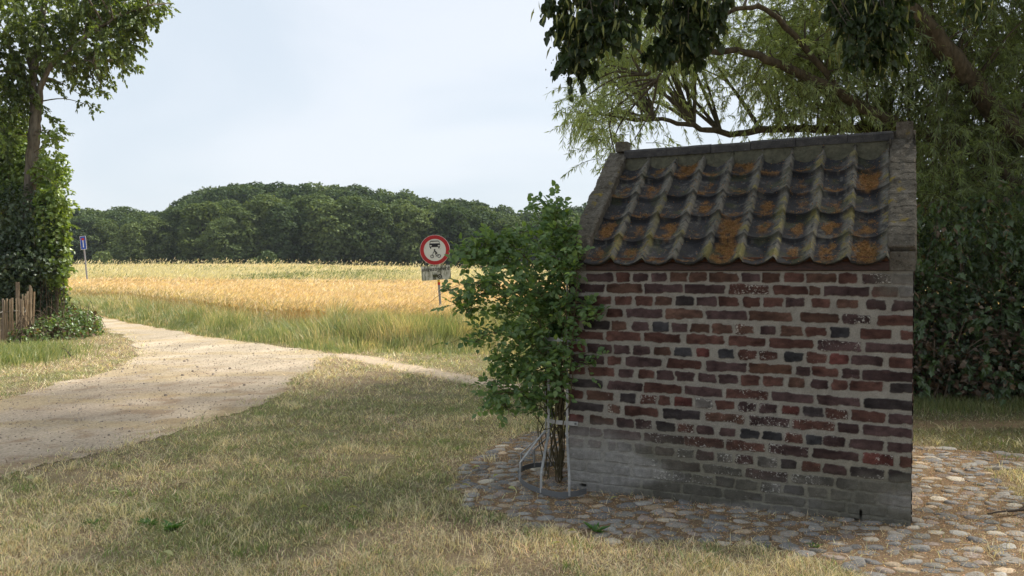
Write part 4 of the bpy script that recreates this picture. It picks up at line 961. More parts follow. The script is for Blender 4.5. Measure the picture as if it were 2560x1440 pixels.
# car pictogram (front view): roof, pillars, body, lamps, wheels
mb = MB(); y = -.004
poly(mb, [(-.078, .168), (.078, .168), (.084, .178), (.066, .186), (-.066, .186), (-.084, .178)], y)
strut(mb, (-.084, .180), (-.098, .128), .009, y); strut(mb, (.084, .180), (.098, .128), .009, y); poly(mb, [(-.076, .178), (.076, .178), (.076, .170), (-.076, .170)], y - .0005)
poly(mb, [(-.100, .132), (.100, .132), (.108, .116), (.108, .098), (-.108, .098), (-.108, .116)], y); poly(mb, [(-.062, .098), (.062, .098), (.062, .072), (-.062, .072)], y)
poly(mb, [(-.108, .072), (.108, .072), (.104, .058), (-.104, .058)], y); poly(mb, [(-.108, .098), (-.100, .098), (-.100, .072), (-.108, .072)], y); poly(mb, [(.100, .098), (.108, .098), (.108, .072), (.100, .072)], y)
poly(mb, [(-.100, .058), (-.070, .058), (-.074, .026), (-.090, .026)], y); poly(mb, [(.070, .058), (.100, .058), (.090, .026), (.074, .026)], y)
# motorcycle and rider
ringp(mb, -.058, -.128, .024, .036, y); ringp(mb, .082, -.122, .024, .036, y)
a = np.arange(14) / 14 * 2 * math.pi; poly(mb, np.stack([np.cos(a) * .017 - .005, np.sin(a) * .017 + .002], 1), y)
poly(mb, [(-.020, .008), (.010, .010), (.014, .002), (-.022, .000)], y - .0005)
poly(mb, [(-.016, -.016), (.006, -.012), (.042, -.050), (.050, -.072), (.022, -.080), (.004, -.050)], y)
strut(mb, (-.008, -.022), (-.038, -.062), .012, y); strut(mb, (.044, -.066), (.004, -.078), .018, y); strut(mb, (.006, -.074), (.036, -.124), .014, y); strut(mb, (-.036, -.060), (-.056, -.126), .008, y - .0004)
poly(mb, [(.000, -.086), (.060, -.080), (.078, -.120), (.020, -.126)], y - .0003) if False else None
strut(mb, (.036, -.124), (.014, -.132), .010, y); strut(mb, (.046, -.084), (.080, -.120), .009, y - .0004)
mb.build("pictogram", bk_m, dsk)
dsk.location = (sc0[0] - sign.location[0], -.035, sc0[2]); dsk.rotation_euler = (0, -lean * .6, 0)
# exception plate
pw, ph = .295, .143
mb = MB(); a = []
for cx, cz, s0 in ((pw - .02, ph - .02, 0), (-pw + .02, ph - .02, 90), (-pw + .02, -ph + .02, 180), (pw - .02, -ph + .02, 270)):
    for k in range(5): th = R(s0 + k * 22.5); a.append((cx + .02 * math.cos(th), cz + .02 * math.sin(th)))
poly(mb, a, 0, .004); plate = mb.build("exception_plate", gw_m, sign)
pc_ = at(1090.5, 682, SY); plate.location = (pc_[0] - sign.location[0], -.032, pc_[2]); plate.rotation_euler = (0, -R(4.0), 0)
cu = bpy.data.curves.new("lettering", 'FONT'); cu.body = "uitgezonderd"; cu.align_x = 'CENTER'; cu.size = .098; cu.extrude = .001; cu.offset = .0012; cu.space_character = 1.08
tmp = bpy.data.objects.new("tmp", cu); COL.objects.link(tmp); bpy.context.view_layer.update()
me = bpy.data.meshes.new_from_object(tmp.evaluated_get(bpy.context.evaluated_depsgraph_get())); bpy.data.objects.remove(tmp); me.materials.clear(); me.materials.append(bk_m)
lt = bpy.data.objects.new("lettering", me); COL.objects.link(lt); lt.parent = plate; lt.rotation_euler = (math.pi / 2, 0, 0)
wd = max(v.co.x for v in me.vertices) - min(v.co.x for v in me.vertices); f_ = .545 / wd; lt.scale = (f_, f_ * 1.12, 1); lt.location = (0, -.004, .045)
mb = MB(); y = -.004
for cx, cz, r0, r1 in ((.068, -.078, .028, .046), (-.040, -.105, .010, .024)): ringp(mb, cx, cz, r0, r1, y)
a = np.arange(12) / 12 * 2 * math.pi; poly(mb, np.stack([np.cos(a) * .012 + .068, np.sin(a) * .012 - .078], 1), y)
strut(mb, (.020, -.03), (.022, .020), .006, y); strut(mb, (.018, .022), (.085, .022), .007, y); strut(mb, (.082, .022), (.088, -.030), .006, y); strut(mb, (-.035, -.03), (-.035, -.004), .006, y)
mb.build("pictogram", bk_m, plate)
mb = MB(); poly(mb, [(-.070, -.032), (.026, -.032), (.030, -.080), (-.018, -.086), (-.070, -.086)], y); mb.build("pictogram", ob_m, plate)
top = at(1090, 600, SY); foot = at(1101, 700, SY); foot[2] = 0; foot[0] += .045
mb = MB(); tube(mb, [foot - UP * .05, top], .0245, 12); po = mb.build("pole", pole_m, sign); po.location = -np.array(sign.location)
def on_pole(z): return lerp(foot, top, z / top[2])
for zc, m_ in ((1.185, ty_m), (1.13, tr_m)):
    mb = MB(); tube(mb, [on_pole(zc - .028), on_pole(zc + .026)], .0262, 12); s_ = mb.build("tape", m_, po)
tag(sign, "round red bordered sign with car and motorcycle on a leaning pole in the grass", "road sign")

# blue dead end sign, leaning
BY = 44.0; bf = at(221, 700, BY); bf[2] = float(gz(bf[0], BY)); bt = at(208, 600, BY)
dsn = empty("dead_end_sign", tuple(bf))
t = NT("sign_blue"); bl_m = t.pbr((.022, .085, .42), .45)
ax = norm((bt - bf)[None])[0]; rl = math.atan2(ax[0], ax[2])
mb = MB(); tube(mb, [np.zeros(3), bt - bf - ax * .2], .04, 8); o = mb.build("pole", pole_m, dsn)
pn = empty("sign_panel", (0, 0, 0)); bpy.data.objects.remove(pn)
mb = MB(); hw, hh = .155, .345; poly(mb, [(-hw, -hh), (hw, -hh), (hw, hh), (-hw, hh)], 0, .01); pnl = mb.build("sign_panel", wh_m, dsn)
mb = MB(); poly(mb, [(-hw + .02, -hh + .02), (hw - .02, -hh + .02), (hw - .02, hh - .02), (-hw + .02, hh - .02)], -.006, .005); mb.build("blue_field", bl_m, pnl)
mb = MB(); poly(mb, [(-.022, -.24), (.022, -.24), (.022, .14), (-.022, .14)], -.012, .004); mb.build("white_bar", wh_m, pnl)
mb = MB(); poly(mb, [(-.07, .13), (.07, .13), (.07, .24), (-.07, .24)], -.014, .004); mb.build("red_bar", red_m, pnl)
pc_ = at(209.5, 607, BY) - bf; pnl.location = (pc_[0], -.06, pc_[2]); pnl.rotation_euler = (0, rl, 0)
tag(dsn, "small leaning blue dead end sign at the field edge in front of the wood", "road sign")

# ================================================================== PALING FENCE
t = NT("chestnut_pale"); mp = t.n('ShaderNodeMapping'); t.l(t.pos(), mp.inputs[0]); mp.inputs['Scale'].default_value = (1, 1, .12); nz = t.noise(60, 5, .7, mp.outputs[0])
c = t.mix(1.0, t.attr('Col'), t.ramp(nz, [(.3, (.55, .52, .5)), (.7, (1.3, 1.28, 1.22))]), 'MULTIPLY'); pale_m = t.pbr(c, .9, t.bump(nz, .7, .01))
t = NT("fence_wire"); wire_m = t.pbr((.42, .40, .36), .5, metal=.3)
fr = G(78, 856); fence = empty("paling_fence", (fr[0] - .4, fr[1], 0))
fl_pts = smooth_curve([G(80, 852) + [0, 0, 0], G(48, 857), G(10, 858), G(-60, 868), G(-200, 880), G(-420, 900)], 200); seg = np.cumsum(np.r_[0, np.linalg.norm(np.diff(fl_pts[:, :2], axis=0), axis=1)])
s = 0; k = 0; wire = {0: [], 1: []}
while s < seg[-1] and k < 46:
    p = np.array([np.interp(s, seg, fl_pts[:, 0]), np.interp(s, seg, fl_pts[:, 1]), 0]); h = lerp(1.0, .84, sstep(.05, .5, s)) * rng.uniform(.95, 1.05)
    if k in (1, 3): h += .10
    w = rng.uniform(.013, .022); lx = rng.normal() * .025 + .03 * math.exp(-s / .3); ly = rng.normal() * .03; mb = MB(); n = 7; rings = []
    for i in range(n):
        f = i / (n - 1); c0 = p + np.array([lx * f + math.sin(f * 3 + k) * .004, ly * f, -.05 + (h + .05) * f]); ww = w * (1 - .12 * f) * rng.uniform(.93, 1.07); a0 = k * .7
        rings.append([c0 + np.array([math.cos(a0 + q * math.pi / 2.5) * ww * 1.15, math.sin(a0 + q * math.pi / 2.5) * ww * .8, 0]) for q in range(5)])
    V = np.array(rings).reshape(-1, 3); fs = [(i * 5 + q, i * 5 + (q + 1) % 5, (i + 1) * 5 + (q + 1) % 5, (i + 1) * 5 + q) for i in range(n - 1) for q in range(5)] + [tuple(range((n - 1) * 5, n * 5))]
    mb.add(V, fs, np.array([(.36, .27, .18), (.30, .24, .17), (.42, .33, .23), (.27, .22, .17)][rng.integers(4)]) * rng.uniform(.85, 1.15)); o = mb.build("pale", pale_m, fence); fin(o)
    for j, f in ((0, .30), (1, .72)):
        c0 = p + np.array([lx * f, ly * f - .026 * (1 if k % 2 else -1), h * f + .01 * math.sin(k)]); wire[j].append(c0)
    s += rng.uniform(.034, .044); k += 1
for j in (0, 1):
    for sg in (1, -1):
        P = np.array(wire[j]); P[:, 1] = P[:, 1].mean() * 0 + np.array([q[1] for q in wire[j]]); P[::1, 1] += sg * .0 ; Q = P.copy(); Q[:, 2] += sg * .006
        mb = MB(); tube(mb, smooth_curve(Q, len(Q) * 4), .0028, 5); fin(mb.build("wire", wire_m, fence))
pp = G(46, 850); mb = MB(); tube(mb, [pp - UP * .1, pp + UP * .6, pp + UP * 1.16], [.045, .043, .038], 9, np.array((.26, .20, .14)), noise=.06); fin(mb.build("post", pale_m, fence))
tag(fence, "low chestnut paling fence wired together in front of the ivy at left", "fence")
# ================================================================== TREES
def twig_foliage(C, rad, ntw, tlen, nleaf, LL, LW, kind, droop, pal, wood, leafmb, spread=.6, outward=None, dirbias=None, leaf_tilt=.6, trad=.004, flat=1.0):
    """C (m,3) clump centres, rad (m,), ntw twigs per clump: bent twigs carrying leaves"""
    m = len(C); idx = np.repeat(np.arange(m), ntw); n = len(idx)
    off = rdir(n) * rad[idx][:, None] * (rng.random((n, 1)) ** .45); off[:, 2] *= flat
    S = C[idx] + off; D = rdir(n) * spread + norm(off) * .7
    if dirbias is not None: D = D + np.array(dirbias)
    D = norm(D); L = rng.uniform(.6, 1.2, n) * tlen; K = 6; tt = np.linspace(0, 1, K)[None, :, None]
    TW = S[:, None] + D[:, None] * L[:, None, None] * tt * (1 - .35 * droop * tt) + np.array([0, 0, -1.]) * tt ** 2 * (L * droop)[:, None, None]
    tubes3(wood, TW, np.tile(np.linspace(trad, trad * .4, K), (n, 1)))
    j = np.repeat(np.arange(n), nleaf); f = rng.uniform(.05, 1.0, len(j)) * (K - 1); i0 = np.minimum(f.astype(int), K - 2); fr_ = (f - i0)[:, None]
    P = TW[j, i0] * (1 - fr_) + TW[j, i0 + 1] * fr_; T = norm(TW[j, i0 + 1] - TW[j, i0]); Dl = norm(T * .9 + rdir(len(j)) * .9 + np.array([0, 0, -.25 - droop * .4]))
    N = norm(np.array([0, 0, 1.]) + rdir(len(j)) * leaf_tilt)
    sz = rng.uniform(.65, 1.15, len(j)); tw_t = rng.random(n)[j]; u = np.clip(tw_t * .6 + rng.random(len(j)) * .4, 0, 1)[:, None]
    c = lerp(np.array(pal[0]), np.array(pal[1]), u); 
    if len(pal) > 2: c = np.where((rng.random(len(j)) < pal[3])[:, None], np.array(pal[2]), c)
    leaves(leafmb, P, Dl, N, LL * sz, LW * sz, kind, c * rng.uniform(.8, 1.2, (len(j), 1)))
def limb(mb, pts, r0, r1, n=24, sides=10, wob=.0, noise=.08):
    P = smooth_curve(pts, n); P = P + rng.normal(size=P.shape) * wob; tube(mb, P, np.linspace(r0, r1, n), sides, noise=noise); return P
def connect(mb, nodes, C, r0=.02, sag=.1):
    """thin branches from the nearest limb point to each clump"""
    for c in C:
        d = np.linalg.norm(nodes - c, axis=1) + np.where(nodes[:, 2] > c[2] + .4, .4, 0); a = nodes[np.argmin(d)]; L = np.linalg.norm(c - a)
        if L < .1: continue
        mid = (a + c) / 2 + np.array([rng.normal() * .12 * L, rng.normal() * .12 * L, sag * L + rng.normal() * .05 * L])
        P = smooth_curve([a, mid, c], 9); tube(mb, P, np.linspace(min(r0 * (1 + L * .5), .06), r0 * .3, 9), 5, cap=False)

# ---- willow over and behind the shed
willow = empty("willow_tree", (7.2, 11.2, 0)); wood = MB(); lf = MB(); nodes = []
bark_w = barkmat("willow_bark", (.045, .035, .022), (.15, .12, .075), 20)
wl = leafmat("willow_leaf", None, None, .50, .07, use_attr=True, tc=1.9)
T0 = [(7.3, 11.3, -.1), (7.2, 11.2, .8), (7.0, 11.1, 1.9)]
nodes.append(limb(wood, T0 + [at(2660, 420, 10.9)], .36, .24, 20, 14))
nodes.append(limb(wood, [at(2660, 420, 10.9), at(2500, 290, 10.6), at(2400, 170, 10.3), at(2290, 40, 10.1), at(2150, -80, 9.9), at(2000, -260, 9.6), at(1900, -500, 9.4)], .155, .06, 40, 12, .008))
nodes.append(limb(wood, [(7.0, 11.1, 1.9), at(2500, 420, 10.9), at(2350, 350, 10.8), at(2200, 290, 10.6), at(2050, 208, 10.3), at(1940, 158, 10.1), at(1860, 130, 10), at(1740, 136, 9.9), at(1600, 190, 9.8)], .10, .02, 46, 9, .01))
nodes.append(limb(wood, [(7.1, 11.1, 1.5), at(2500, 400, 11.2), at(2300, 335, 11.2), at(2150, 322, 11.2), at(1960, 322, 11), at(1800, 332, 10.8), at(1700, 305, 10.6), at(1590, 300, 10.4)], .085, .018, 46, 9, .012))
nodes.append(limb(wood, [at(2100, 232, 10.4), at(1960, 60, 10.0), at(1850, 20, 9.8), at(1700, 130, 9.5), at(1640, 200, 9.4)], .04, .012, 26, 7, .012))
nodes.append(limb(wood, [(7.2, 11.2, 1.0), (7.8, 11.4, 3.0), (8.0, 11.3, 5.5), (7.6, 10.9, 7.6), (7.0, 10.6, 9.4)], .26, .06, 30, 10, .01))
nodes.append(limb(wood, [(7.9, 11.3, 3.6), (9.2, 10.6, 5.5), (9.8, 9.6, 7.0)], .14, .04, 20, 8, .01))
nodes.append(limb(wood, [(8.0, 11.3, 4.5), (6.2, 10.4, 6.6), (4.6, 9.8, 8.0), (3.2, 9.6, 8.6)], .13, .04, 26, 8, .01))
nodes.append(limb(wood, [at(2290, 40, 10.1), (3.2, 10.6, 5.8), (1.8, 10.4, 6.4), (.8, 10.2, 6.4)], .07, .02, 24, 8, .01))
nodes.append(limb(wood, [(7.9, 11.3, 4.0), (8.6, 13.0, 6.0), (8.2, 14.2, 7.6)], .13, .04, 20, 8, .01))
nodes = np.vstack(nodes)
# visible part of the crown, clump centres as (px, py, depth)
vis = []
for k in range(430):
    px = rng.uniform(1480, 2640); lo = np.interp(px, [1450, 1540, 1700, 2200, 2300, 2640], [290, 350, 330, 330, 620, 700]); py = rng.uniform(-80, lo)
    if px < 1560 and py < 60: continue
    hole = vnoise(px / 120., py / 95., 0, 611)
    if px < 2250 and hole < .40: continue
    vis.append(at(px, py, rng.uniform(10.1, 13.0)))
for px, py in ((1420, 265), (1450, 220), (1445, 300), (1500, 320), (1490, 250), (1480, 180), (1530, 150), (1540, 90), (1500, 385), (1520, 420), (1560, 360), (1550, 300), (1600, 60)): vis.append(at(px + 25, py - 10, rng.uniform(9.2, 10.2)))
for k in range(70): vis.append(at(rng.uniform(1600, 2640), rng.uniform(-520, -90), rng.uniform(9.6, 12.8)))
vis = np.array(vis)
ylo, yhi = (.18, .235, .11), (.38, .46, .24)
connect(wood, nodes, vis, .012)
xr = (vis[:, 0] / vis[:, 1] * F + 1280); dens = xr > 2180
small = (xr < 1560)
twig_foliage(vis[small], np.full(small.sum(), .20), 12, .34, 30, .085, .0125, 'lance', .35, (ylo, yhi), wood, lf, .7, leaf_tilt=.9)
a = ~small & ~dens; twig_foliage(vis[a], np.full(a.sum(), .50), 18, .50, 34, .085, .0130, 'lance', .32, (ylo, yhi), wood, lf, .6, leaf_tilt=.9)
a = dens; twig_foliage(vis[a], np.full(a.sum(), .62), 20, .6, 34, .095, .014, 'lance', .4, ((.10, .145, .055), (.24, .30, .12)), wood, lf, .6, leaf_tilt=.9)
# crown above the picture, which throws the shade over the lawn
hi = []
for k in range(560):
    p = np.array([rng.uniform(-1.6, 11), rng.uniform(6.8, 15.5), rng.uniform(4.6, 13)])
    q = (p - np.array([4.6, 11.3, 7.4])) / np.array([6.2, 4.3, 5.8])
    if q @ q < 1 and (p[2] - 3.9) / p[1] > .325: hi.append(p)
hi = np.array(hi); connect(wood, nodes, hi, .014)
twig_foliage(hi, np.full(len(hi), .75), 16, .75, 13, .17, .034, 'lance', .8, (ylo, yhi), wood, lf, .6, leaf_tilt=.9)
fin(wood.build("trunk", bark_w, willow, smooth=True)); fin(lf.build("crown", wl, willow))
tag(willow, "large willow with narrow leaves arching over and behind the brick shed", "tree")

# ---- linden whose drooping sprays hang in at the top
linden = empty("linden_tree", (3.4, -1.6, 0)); wood = MB(); lf = MB(); nodes = []
bark_l = barkmat("linden_bark", (.06, .05, .04), (.16, .14, .11), 24)
nodes.append(limb(wood, [(3.4, -1.6, -.1), (3.4, -1.5, 1.2), (3.3, -1.3, 2.6), (3.1, -1.0, 4.2), (3.0, -.8, 6.5)], .30, .10, 30, 14))
for tip in ((.75, 4.3, 3.25), (1.35, 4.5, 3.3), (2.1, 4.6, 3.4), (2.4, 4.2, 3.35), (4.0, 3.6, 3.9), (-.6, 1.5, 5.0), (5.5, 1.0, 5.0), (1.5, 2.8, 5.6), (3.6, 2.4, 6.2)):
    tip = np.array(tip); a = np.array([3.2, -1.1, 3.2 + rng.uniform(-.3, 1.2)]); nodes.append(limb(wood, [a, lerp(a, tip, .4) + [0, 0, .8], lerp(a, tip, .75) + [0, 0, .6], tip], .07, .015, 22, 7, .008))
nodes = np.vstack(nodes)
sp = []
def spray(pxs, Y, r): 
    for px, py in pxs: sp.append((*at(px, py - 26, Y + rng.normal() * .08), r))
spray([(1400, 10), (1440, -20), (1470, 30), (1430, 55), (1520, 5), (1560, 35), (1500, 65), (1545, 75), (1450, 100), (1425, 120), (1455, 140), (1440, 175), (1425, 192), (1485, 110), (1510, 110), (1535, 100), (1400, 50), (1415, 90), (1480, 5), (1570, 0), (1520, 50), (1465, 70), (1440, 150), (1480, 85)], 4.3, .05)
spray([(1660, 20), (1700, -10), (1720, 40), (1760, 20), (1690, 70), (1740, 80), (1770, 60), (1720, 110), (1690, 128), (1735, 135), (1660, 140), (1640, 148), (1715, 150), (1790, 35), (1775, 90), (1700, 100), (1650, 60), (1760, 110), (1700, 30), (1740, 55), (1730, 100)], 4.4, .05)
spray([(2100, 10), (2130, 40), (2170, -5), (2200, 30), (2240, 10), (2110, 80), (2150, 80), (2190, 80), (2235, 70), (2265, 45), (2130, 120), (2175, 120), (2215, 120), (2140, 150), (2190, 155), (2220, 165), (2215, 100), (2160, 110), (2095, 50), (2140, 20), (2180, 50), (2150, 130)], 4.45, .05)
spray([(2440, 22), (2450, 5), (1610, 0)], 4.3, .04)
sp = np.array(sp); connect(wood, nodes, sp[:, :3] + [0, 0, .05], .005, .15)
lpal = ((.024, .042, .017), (.060, .088, .030))
twig_foliage(sp[:, :3], sp[:, 3], 9, .075, 9, .042, .037, 'heart', .8, lpal, wood, lf, .5, leaf_tilt=1.1, trad=.002)
# hanging fruit stalks with pale bracts
n = 520; k = rng.integers(0, len(sp), n); P = sp[k, :3] + rng.normal(size=(n, 3)) * .05 - np.array([.03, 0, .01])
leaves(lf, P, np.array([0, 0, -1.]) + rdir(n) * .45, rdir(n), rng.uniform(.05, .08, n), .013, 'lance', np.array((.23, .25, .09)) * rng.uniform(.8, 1.2, (n, 1)))
n = 700; k = rng.integers(0, len(sp), n); P = sp[k, :3] + rng.normal(size=(n, 3)) * .05 - np.array([.03, 0, .03])
leaves(lf, P, rdir(n), rdir(n), .012, .011, 'ovate', np.array((.15, .15, .07)))
upc = []  # unseen crown overhead, extended forward to shade the foreground
for k in range(430):
    p = np.array([rng.uniform(-2.5, 8.5), rng.uniform(-4.5, 8.5), rng.uniform(3.4, 10.5)])
    if p[1] > 0 and (p[2] - 3.3) / max(p[1], .1) < .34: continue
    q = (p - np.array([4.0, 3.2, 7.2])) / np.array([5.4, 6.2, 4.0])
    if q @ q < 1: upc.append(p)
upc = np.array(upc); nodes = np.vstack([nodes, limb(wood, [(3.1, -1, 4), (3.3, 2, 6), (3.6, 4.5, 7), (3.8, 6.5, 7.4)], .12, .03, 24, 8, .01)]); connect(wood, nodes, upc, .012)
twig_foliage(upc, np.full(len(upc), .55), 12, .5, 14, .11, .10, 'heart', .6, lpal, wood, lf, .6, trad=.004)
lm = leafmat("linden_leaf", None, None, .30, .03, use_attr=True, tc=1.5)
fin(wood.build("trunk", bark_l, linden, smooth=True)); fin(lf.build("crown", lm, linden))
tag(linden, "linden whose dark heart leaved sprays hang into the top edge above the shed", "tree")

# ---- bramble and nettle thicket to the right of the shed
def thicket(name, boxes, n, LL, pal, kind, label, cat, brown=.0, seed=1, woodn=160, trans=.35, mat=None, amp=.45):
    root = empty(name, (float(np.mean([b[0] for b in boxes])), float(np.mean([b[1] for b in boxes])), 0)); lf = MB(); wood = MB()
    B = np.array(boxes, float); vol = B[:, 3] * B[:, 4] * B[:, 5]; vol = vol ** .67; k = rng.choice(len(B), n, p=vol / vol.sum()); d = rdir(n); rr = .70 + .36 * rng.random(n) ** .7 + (vnoise(d[:, 0] * 3 + k, d[:, 1] * 3, d[:, 2] * 3, seed) - .5) * amp
    P = B[k, :3] + d * B[k, 3:6] * rr[:, None]; ok = P[:, 2] > gz(P[:, 0], P[:, 1]) + .02; P, d, k = P[ok], d[ok], k[ok]; n = len(P)
    N = norm(d + rdir(n) * .75 + np.array([0, 0, .45])); D = norm(rdir(n) + np.array([0, 0, -.4])); sz = rng.uniform(.55, 1.2, n) * LL
    u = np.clip(vnoise(P[:, 0] * 2.2, P[:, 1] * 2.2, P[:, 2] * 2.2, seed + 3)[:, None] * 1.5 - .35 + rng.random((n, 1)) * .4, 0, 1); c = lerp(np.array(pal[0]), np.array(pal[1]), u) * rng.uniform(.75, 1.25, (n, 1))
    if brown: bk = rng.random(n) < brown * sstep(1.3, .2, P[:, 2]) + .03; c = np.where(bk[:, None], np.array((.17, .105, .065)) * rng.uniform(.4, 1.4, (n, 1)), c); sz = np.where(bk, sz * 1.25, sz)
    leaves(lf, P, D, N, sz, sz * .8, kind, c)
    for i in range(woodn):
        b = B[rng.integers(len(B))]; a = np.array([b[0] + rng.uniform(-.8, .8) * b[3], b[1] + rng.uniform(-.7, .7) * b[4], 0]); a[2] = gz(a[0], a[1]); e = b[:3] + rdir(1)[0] * b[3:6] * 1.0; e[2] = max(e[2], .1)
        tube(wood, smooth_curve([a, (a + e) / 2 + [0, 0, .25 * abs(rng.normal())], e, e + [rng.normal() * .2, -.15, -.15]], 12), np.linspace(.009, .002, 12), 4, cap=False)
    m = mat or leafmat(name + "_leaf", None, None, trans, .06, use_attr=True)
    fin(lf.build("foliage", m, root)); fin(wood.build("stem", barkmat(name + "_stem", (.07, .05, .035), (.20, .15, .10), 40), root)); tag(root, label, cat); return root
thicket("bramble_thicket", [(4.4, 9.75, .5, .8, .6, .9), (4.9, 9.9, .9, .9, .7, 1.1), (5.6, 9.7, .7, .9, .7, 1.05), (6.6, 9.8, .9, 1.0, .8, 1.2), (3.9, 10.2, .9, .9, .6, .9), (7.8, 9.6, .9, 1.1, .9, 1.3), (5.2, 9.25, .25, 1.0, .35, .4), (6.3, 9.2, .3, 1.0, .4, .45), (2.8, 10.6, .6, .9, .6, .8)], 44000, .064,
        ((.030, .055, .020), (.075, .125, .040)), 'lobed', "dark bramble thicket with dead brown leaves behind the shed at right", "bramble", .42, 5, 520, amp=.95)
tb = bpy.data.objects["bramble_thicket"]; lf = MB(); wood = MB(); cc_ = []
for k_ in range(90): cc_.append([rng.uniform(3.9, 7.4), rng.uniform(8.75, 9.3), rng.uniform(.15, 2.3)])
cc_ = np.array(cc_); cc_[:, 1] += (cc_[:, 2] - .5) * .25
twig_foliage(cc_, np.full(90, .14), 5, .34, 11, .085, .07, 'lobed', .8, ((.035, .065, .022), (.10, .16, .05), (.20, .13, .08), .10), wood, lf, .8)
fin(lf.build("foliage", leafmat("bramble_shoot_leaf", None, None, .35, .06, use_attr=True), tb)); fin(wood.build("stem", bark_d, tb))
# dense dark hedge and tree mass behind the willow
thicket("dark_hedge", [(5.6, 14.2, 1.6, 1.6, 1.2, 2.2), (7.6, 14.0, 1.9, 1.8, 1.2, 2.4), (9.8, 13.6, 2.0, 2.0, 1.4, 2.6), (4.2, 14.8, 1.0, 1.0, .9, 1.5), (12, 13, 2.2, 2.0, 1.6, 2.8)], 30000, .12, ((.022, .040, .016), (.055, .085, .030)), 'ovate', "dark green hedge behind the willow on the right side", "hedge", 0, 9, 60)
def blob_tree(name, base, H, Rw, n, LL, pal, label, cat, seed, lean=(0, 0), low=.25, nb=14, group=None, mats=None, squash=1.0, mesh_only=False, trunk_r=None, kind='quad'):
    """broadleaf tree: crown of leaf clumps lying on many overlapping lobes, tapered trunk and limbs"""
    r_ = np.random.default_rng(seed); lf = MB(); wood = MB(); cz0, cz1 = H * low, H
    lob = []
    for i in range(nb):
        f = (i + .5) / nb; z = lerp(cz0 + .1 * H, H * .93, f); env = math.sin(math.pi * min(max((z / H - low) / (1.06 - low), .08), 1) ** .8) ** .6; a = i * 2.4 + r_.uniform(-.4, .4)
        r = Rw * env * r_.uniform(.45, .80); rad = Rw * r_.uniform(.30, .46) * (1 - .25 * f)
        lob.append((math.cos(a) * r, math.sin(a) * r, min(z, H - rad * .8), rad))
    for i in range(3): lob.append((r_.normal() * Rw * .15, r_.normal() * Rw * .15, lerp(cz0, H, .35 + .25 * i), Rw * .55))
    lob = np.array(lob); w = lob[:, 3] ** 2; k = r_.choice(len(lob), n, p=w / w.sum()); d = norm(r_.normal(size=(n, 3))); d[:, 2] = np.abs(d[:, 2]) * np.where(r_.random(n) < .78, 1, -1)
    bump_ = vnoise(d[:, 0] * 2.6 + k * 3.1, d[:, 1] * 2.6, d[:, 2] * 2.6, seed); rr = lob[k, 3] * (.80 + .42 * bump_ - .12 * r_.random(n))
    P = lob[k, :3] + d * rr[:, None] * np.array([1, 1, .85]); N = norm(d + norm(r_.normal(size=(n, 3))) * .55 + np.array([0, 0, .35])); D = norm(norm(r_.normal(size=(n, 3))) + np.array([0, 0, -.35]))
    sz = r_.uniform(.6, 1.25, n) * LL; u = np.clip(r_.random((n, 1)) * .7 + .5 * (bump_[:, None] - .3), 0, 1); c = lerp(np.array(pal[0]), np.array(pal[1]), u) * r_.uniform(.8, 1.2, (n, 1))
    leaves(lf, P, D, N, sz, sz * .85, kind, c)
    tr = trunk_r or H * .022
    tube(wood, smooth_curve([(0, 0, -.3), (0, 0, H * .12), (r_.normal() * .02 * H, r_.normal() * .02 * H, H * .4), (lean[0], lean[1], H * .72)], 14), np.linspace(tr, tr * .35, 14), 8)
    for l in lob[::3]: tube(wood, smooth_curve([(0, 0, H * .2), (l[0] * .4, l[1] * .4, l[2] * .75), (l[0], l[1], l[2])], 7), np.linspace(tr * .45, tr * .1, 7), 5, cap=False)
    root = empty(name, tuple(base)); wood.build("trunk", mats[0], root, smooth=True); lf.build("crown", mats[1], root)
    tag(root, label, cat, group); return root
# tree added at right to shade the grass strip, mostly out of view
blob_tree("added_shade_tree", (9.6, 12.4, 0), 9.5, 3.3, 17000, .15, ((.03, .055, .02), (.08, .12, .04)), "dark broadleaf tree whose crown closes the right edge beyond the willow", "tree", 801, low=.12, nb=16, mats=(barkmat("broadleaf_bark", (.05, .04, .03), (.13, .11, .08), 14), leafmat("broadleaf_leaf", None, None, .35, .05, use_attr=True)), kind='ovate')
far_bark = barkmat("woodland_bark", (.03, .025, .018), (.08, .065, .05), 3)
far_leaf = leafmat("woodland_leaf", None, None, .28, .012, use_attr=True, tc=1.5, objvar=True)
PALF = ((.042, .072, .030), (.125, .172, .070)); PALL = ((.085, .125, .050), (.17, .22, .085))
def copy_tree(o, loc, rz, sc, label, group=None):
    c = o.copy(); COL.objects.link(c); c.location = loc; c.rotation_euler = (0, 0, rz); c.scale = sc
    for ch in o.children:
        d = ch.copy(); COL.objects.link(d); d.parent = c
    c["label"] = label
    if group: c["group"] = group
    return c
protos = []
for i in range(6):
    protos.append(blob_tree("woodland_tree", (0, 0, -60), 13, 4.6 + .3 * (i % 3), 9500, .44, PALF if i < 4 else PALL, "x", "tree", 700 + i, low=.02 + .03 * (i % 2), nb=27 + i, mats=(far_bark, far_leaf)))
used = [False] * 6
def put(k, px, Y, H, label, group, wide=1.0):
    x = (px - 1280) / F * Y; loc = (x, Y, float(gz(x, Y))); s = H / 13; rz = rng.uniform(0, 6.28)
    if not used[k]:
        used[k] = True; o = protos[k]; o.location = loc; o.rotation_euler = (0, 0, rz); o.scale = (s * wide, s * wide, s); o["label"] = label; o["group"] = group; return o
    return copy_tree(protos[k], loc, rz, (s * wide, s * wide, s), label, group)
topx = [-300, 0, 170, 300, 420, 450, 490, 560, 650, 760, 870, 1000, 1100, 1200, 1240, 1300, 1370, 1460, 1560, 1800, 2700]
